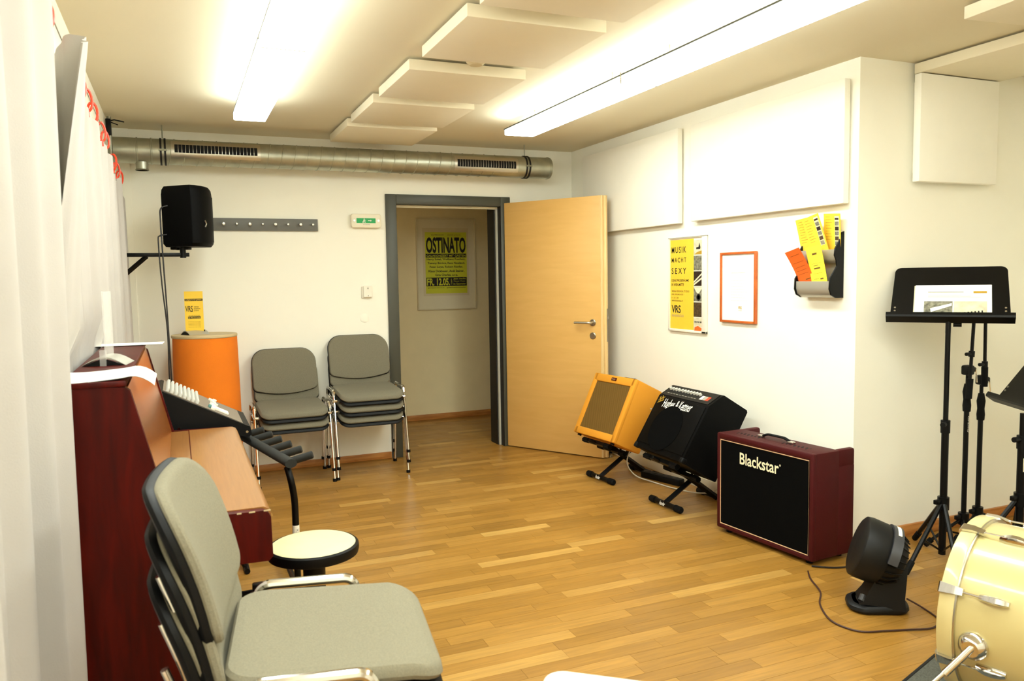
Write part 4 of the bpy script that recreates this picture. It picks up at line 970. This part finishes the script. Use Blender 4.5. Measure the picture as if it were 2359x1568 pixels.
q = B().tube(spline([(2.72, 2.80, .006), (2.80, 2.74, .006), (2.90, 2.72, .006), (3.0, 2.75, .006), (3.06, 2.82, .006)]), .004, 6).obj('amplifier_cable', 'cordb')
tag(q, 'short black cable on the floor at the near corner of the red amplifier', 'cable')

# ================================================================ rug and bass drum
q = thing('rug', 'dark grey rug with black edging under the bass drum', 'rug', (2.219 + .948*.62 + .316*.76, 1.867 + .316*.62 - .948*.76, 0), math.atan2(.316, .948))
B().b2((-.89, -.74, 0), (.89, .74, .011), .003).obj('pile', 'rug', q)
for lo, hi in (((-.9, .74, 0), (.9, .75, .012)), ((-.9, -.75, 0), (.9, -.74, .012)), ((-.9, -.74, 0), (-.89, .74, .012)), ((.89, -.74, 0), (.9, .74, .012))): B().b2(lo, hi, .002).obj('edging', 'rugedge', q)
DR = .287
q = thing('bass_drum', 'cream bass drum with chrome lugs at the right picture edge', 'drum', (2.380, 1.732, .013), math.radians(-163))
c0 = Vector((0, 0, DR + .004)); DM = Matrix.Rotation(-PI/2, 3, 'X')   # lathe z -> local +y
B().lathe([(.270, .012), (.272, .012), (.272, .40), (.270, .40), (.266, .40), (.266, .012)], 64, DM, c0).obj('shell', 'shellcream', q)
for y0, y1 in ((-.002, .042), (.372, .416)):
    B().lathe([(.274, y0), (.285, y0), (DR, y0 + .003), (DR, y1 - .003), (.285, y1), (.274, y1)], 64, DM, c0).obj('hoop', 'hoop', q)
    ye = y1 if y0 < .1 else y0; B().lathe([(.2725, ye - .001), (.283, ye - .001), (.283, ye + .005 if y0 < .1 else ye - .005), (.2725, ye + .005 if y0 < .1 else ye - .005)], 64, DM, c0).obj('flesh_hoop', 'alu', q)
for y_ in (.006, .405): B().lathe([(0, y_ - .001), (.272, y_ - .001), (.272, y_ + .001), (0, y_ + .001)], 64, DM, c0).obj('head', 'skin', q)
for k in range(8):
    a = math.radians(25 + 45*k); RM = Matrix.Rotation(-a + PI/2, 3, 'Y')     # local z -> radial
    pos = lambda p: RM @ Vector(p) + c0
    for fy, sg in ((0, 1), (.414, -1)):
        # claw hook over the hoop
        cl = B(); w1 = .016
        prc = [(-.008, .262), (-.008, .288), (-.002, .296), (.030, .297), (.062, .290), (.064, .281), (.040, .288), (.0, .288)]
        cl.loft([[pos((sx*w1*(1 - .35*max(0, y_)/.064), fy + sg*y_, z)) for y_, z in prc] for sx in (-1, 1)])
        c_ = cl.obj('claw_hook', 'clawchrome', q, True, 30)
        B().tube([pos((0, fy + sg*.05, .287)), pos((0, fy + sg*.15, .287))], .0032, 8).obj('tension_rod', 'chrome', c_)
    for y0, y1 in ((.105, .185), (.235, .31)):
        lg = B(); n_ = 8; lps = []
        for i in range(n_ + 1):
            u = i/n_; yv = y0 + (y1 - y0)*u; hh = .271 + .024*math.sin(PI*(.12 + .76*u))**.6; ww = .0125*(1 - .3*abs(2*u - 1)**3)
            lps.append([pos((-ww, yv, .270)), pos((-ww, yv, hh - .006)), pos((-ww*.6, yv, hh)), pos((ww*.6, yv, hh)), pos((ww, yv, hh - .006)), pos((ww, yv, .270))])
        lg.loft(lps); lg.obj('lug', 'clawchrome', q, True, 50)
# spur on the camera-left side
for sx in (1, -1):
    a = math.radians(-6 if sx > 0 else 186); RM = Matrix.Rotation(-a + PI/2, 3, 'Y'); pos = lambda p: RM @ Vector(p) + c0
    br = B().lathe([(0, .268), (.040, .268), (.043, .276), (.038, .290), (.024, .302), (0, .304)], 24, RM, c0 + Vector((0, .10, 0))).obj('spur_bracket', 'clawchrome', q)
    e0 = c0 + Vector((0, .10, 0)) + RM @ Vector((0, 0, .30)); e1 = Vector((e0.x + sx*.16, e0.y - .17, -.0))
    B().tube([e0 + (e0 - e1)*.08, e0.lerp(e1, .3)], .011, 12).obj('spur_socket', 'chrome', br)
    B().tube([e0, e1 + Vector((0, 0, .012))], .0062, 10).obj('spur_leg', 'alu', br); B().tube([e1 + (e0 - e1)*.08, e1 + Vector((0, 0, .012))], [.011, .009], 10).obj('spur_tip', 'rubber', br)
B().lathe([(0, .27), (.045, .27), (.045, .285), (.03, .30), (.02, .33), (0, .33)], 24, None, c0 + Vector((.02, .20, -.002))).obj('tom_mount', 'chrome', q)
B().tube([c0 + Vector((.05, .20, .295)), c0 + Vector((.075, .20, .305))], .012, 10).obj('wing_bolt', 'chrome', q)

# ================================================================ stands at the right
def tripod(q, z_hub, z_low, rad, angs, r=.011, strut=True):
    B().cyl((0, 0, z_hub - .03), (0, 0, z_hub + .03), .026, seg=16).obj('hub', 'blkmetal', q)
    B().box((-.04, 0, z_hub + .01), (.035, .02, .022), .004).obj('hub_screw', 'blkmetal', q)
    for a in angs:
        d = Vector((math.cos(a), math.sin(a), 0))
        f_ = B().tube([d*.02 + Vector((0, 0, z_hub - .005)), d*rad + Vector((0, 0, .02))], r, 8).obj('leg', 'blkmetal', q)
        B().tube([d*(rad*.86) + Vector((0, 0, .02 + (z_hub)*.13)), d*(rad + .006) + Vector((0, 0, .014))], .0145, 10).obj('foot_cap', 'rubber', f_)
        if strut: B().tube([d*.012 + Vector((0, 0, z_low)), d*(rad*.55) + Vector((0, 0, z_low + (z_hub - z_low)*.36))], .005, 6).obj('strut', 'blkmetal', f_)
q = thing('music_stand', 'black music stand holding a printed sheet', 'music stand', (3.325, 2.585, 0))
tripod(q, .29, .06, .30, [math.radians(x) for x in (190, 232, 62)])
B().cyl((0, 0, .04), (0, 0, .66), .0165, seg=16).obj('lower_tube', 'blkmetal', q); B().cyl((0, 0, .62), (0, 0, 1.16), .0115, seg=14).obj('upper_tube', 'blkmetal', q)
c_ = B().cyl((0, 0, .63), (0, 0, .69), .021, seg=16).obj('clutch', 'shell', q); B().cyl((-.02, -.01, .675), (-.05, -.025, .675), .012, seg=14).obj('clutch_knob', 'shell', c_)
az = math.atan2(-.61, -.79) + PI/2     # local -y of the desk faces the camera
dk = thing('tmp', 'tmp', 'tmp'); 
def deskparts(q, az, zc, tilt, wd, hh, m='blkmetal', yo=.0):
    Mz = Matrix.Rotation(az, 3, 'Z') @ Matrix.Rotation(-tilt, 3, 'X')
    f = lambda x, y, z: Mz @ Vector((x, y + yo, z)) + Vector((0, 0, zc))
    ol = [(u, v + hh/2) for u, v in rrect(wd, hh, .03, 5)]; ol = [(u*(1 - .04*(v/hh)), max(v, 0)) for u, v in ol]
    B().loft([[f(u, 0, v) for u, v in ol], [f(u, .004, v) for u, v in ol]]).obj('desk', m, q, True, 30)
    l_ = B().loft([[f(sx*wd*.53, y_, z_) for y_, z_ in ((.006, -.012), (-.04, -.012), (-.045, -.004), (-.045, .012), (-.041, .012), (-.041, -.006), (.006, -.006))] for sx in (-1, 1)]).obj('ledge', m, q, False)
    for sx in (-1, 1):
        for z_ in (.055, .075): B().cyl(f(sx*wd*.46, -.003, z_), f(sx*wd*.46, .001, z_), .0045, seg=8).obj('rivet', 'alu', q)
    B().tube([f(0, .006, .02), f(0, .03, .0), Vector((0, 0, zc - .06))], .012, 8).obj('desk_joint', m, q)
    B().cyl(f(.02, .03, .0), f(.055, .03, .0), .012, seg=12).obj('tilt_knob', 'shell', q)
    return f
bpy.data.objects.remove(dk)
f = deskparts(q, az, 1.165, math.radians(42), .50, .335)
# printed sheet standing on the ledge
bpy.context.view_layer.update()
sh = thing('sheet_music', 'white printed sheet with two keyboard photos on the music stand', 'sheet', (3.325, 2.585, 0))
def fs(x, z, e=-.002): return f(x, e, z)
def quad(n_, m, x0_, x1_, z0_, z1_, e, par=sh): return B().loft([[fs(x0_, z0_, e), fs(x1_, z0_, e), fs(x1_, z1_, e), fs(x0_, z1_, e)], [fs(x0_, z0_, e + .0006), fs(x1_, z0_, e + .0006), fs(x1_, z1_, e + .0006), fs(x0_, z1_, e + .0006)]]).obj(n_, m, par, False)
quad('page', 'paper', -.145, .175, .003, .215, -.003); quad('page', 'ivory2', -.150, .165, .002, .212, -.0018)
a_ = quad('photo', 'ph2', -.105, .015, .022, .112, -.0042); b_ = quad('photo', 'ph0', .020, .155, .022, .112, -.0042)
quad('print_line', 'inkgrey', -.09, .06, .168, .172, -.0042); quad('logo', 'goldprint', .10, .155, .163, .175, -.0042)
for k in range(3): quad('print_line', 'ivory2', -.09, .05 + .04*k, .15 - .007*k, .152 - .007*k, -.0042)
B().loft([[fs(x, z, -.005) for x, z in ((-.075, .045), (.012, .085), (.012, .10), (-.078, .068))], [fs(x, z, -.0044) for x, z in ((-.075, .045), (.012, .085), (.012, .10), (-.078, .068))]]).obj('print_shape', 'paper', sh, False)
for k in range(8): quad('print_key', 'ink', .035 + .014*k, .041 + .014*k, .024 + .001*k, .042 + .002*k, -.005)
quad('print_shape', 'paper', .022, .153, .023, .03, -.0046)

def micstand(label, x, y, zc, angs, lean, up, back):
    q = thing('microphone_stand', label, 'microphone stand', (x, y, 0))
    tripod(q, .13, .05, .22, [math.radians(k) for k in angs], .008, True)
    B().cyl((0, 0, .03), (0, 0, zc - .1), .0125, seg=14).obj('lower_tube', 'blkmetal', q)
    c_ = B().lathe([(0, zc - .20), (.018, zc - .20), (.020, zc - .17), (.017, zc - .14), (.021, zc - .10), (.014, zc - .06), (0, zc - .06)], 16).obj('clutch', 'rubber', q)
    B().cyl((0, 0, zc - .06), (0, 0, zc), .009, seg=12).obj('upper_tube', 'chrome' if False else 'blkmetal', q)
    B().box((0, 0, zc + .01), (.05, .045, .05), .010).obj('boom_swivel', 'shell', q); B().cyl((.025, 0, zc + .01), (.05, 0, zc + .01), .012, seg=12).obj('swivel_knob', 'shell', q)
    B().tube([(.045, -.01, zc + .015), (.052, -.012, zc - .055)], .0035, 6).obj('t_bar', 'chrome', q)
    d = Vector(lean).normalized(); c = Vector((-.018, -.028, zc + .01))
    bo_ = B().tube([c - d*back, c + d*up], .0085, 10).obj('boom_arm', 'blkmetal', q)
    B().tube([c - d*(back + .01), c - d*(back - .09)], [.015, .016], 12).obj('boom_grip', 'rubber', bo_)
    B().cyl(c + d*.07, c + d*.10, .014, seg=12).obj('boom_clutch', 'shell', bo_); B().cyl(c + d*.085 + Vector((-.012, 0, 0)), c + d*.085 + Vector((-.04, 0, 0)), .009, seg=10).obj('boom_knob', 'shell', bo_)
    return q
q = micstand('black microphone stand with folded boom just right of the music stand pole', 3.655, 2.725, .885, (170, 215, 345), (.055, 0, 1), .36, .13)
text('lettering', 'Gravity', .085, .012, 'paper', q, (-.004, -.0135, .62), (PI/2, PI/2, 0), bold=.01)
q = micstand('black microphone stand with a white tape ring, second from the music stand pole', 3.815, 2.765, .82, (190, 250, 330), (-.02, 0, 1), .46, .02)
B().cyl((0, 0, .682), (0, 0, .698), .0135, seg=14).obj('tape_ring', 'white', q)
q = thing('music_stand', 'black music stand at the right picture edge, seen from the side', 'music stand', (3.435, 2.29, 0))
tripod(q, .37, .08, .30, [math.radians(x) for x in (160, 280, 40)])
B().cyl((0, 0, .05), (0, 0, .62), .0175, seg=16).obj('lower_tube', 'blkmetal', q); B().cyl((0, 0, .60), (0, 0, .76), .012, seg=14).obj('upper_tube', 'blkmetal', q)
c_ = B().cyl((0, 0, .60), (0, 0, .66), .022, seg=16).obj('clutch', 'shell', q); B().cyl((-.02, 0, .645), (-.055, .0, .645), .012, seg=14).obj('clutch_knob', 'shell', c_)
B().b2((-.012, -.0185, .50), (.01, -.0168, .56)).obj('sticker', 'ivory', q, False)
deskparts(q, math.radians(-119), .785, math.radians(36), .48, .36)

# white table in the near foreground
ta = math.atan2(-.64, .77)
q = thing('white_table', 'white table corner, out of focus at the bottom picture edge', 'table', (.549, 1.155, 0), ta)
ol = [(u + .40, v - .25) for u, v in rrect(.80, .50, .03, 6)]
B().loft([[Vector((u, v, .715)) for u, v in ol], [Vector((u, v, .738)) for u, v in ol], [Vector((.4 + (u-.4)*.996, -.25 + (v + .25)*.994, .740)) for u, v in ol]]).obj('table_top', 'paper', q, True, 50)
for x in (.05, .75):
    for y_ in (-.05, -.45): B().cyl((x, y_, 0), (x, y_, .715), .018, seg=14).obj('leg', 'alu', q)
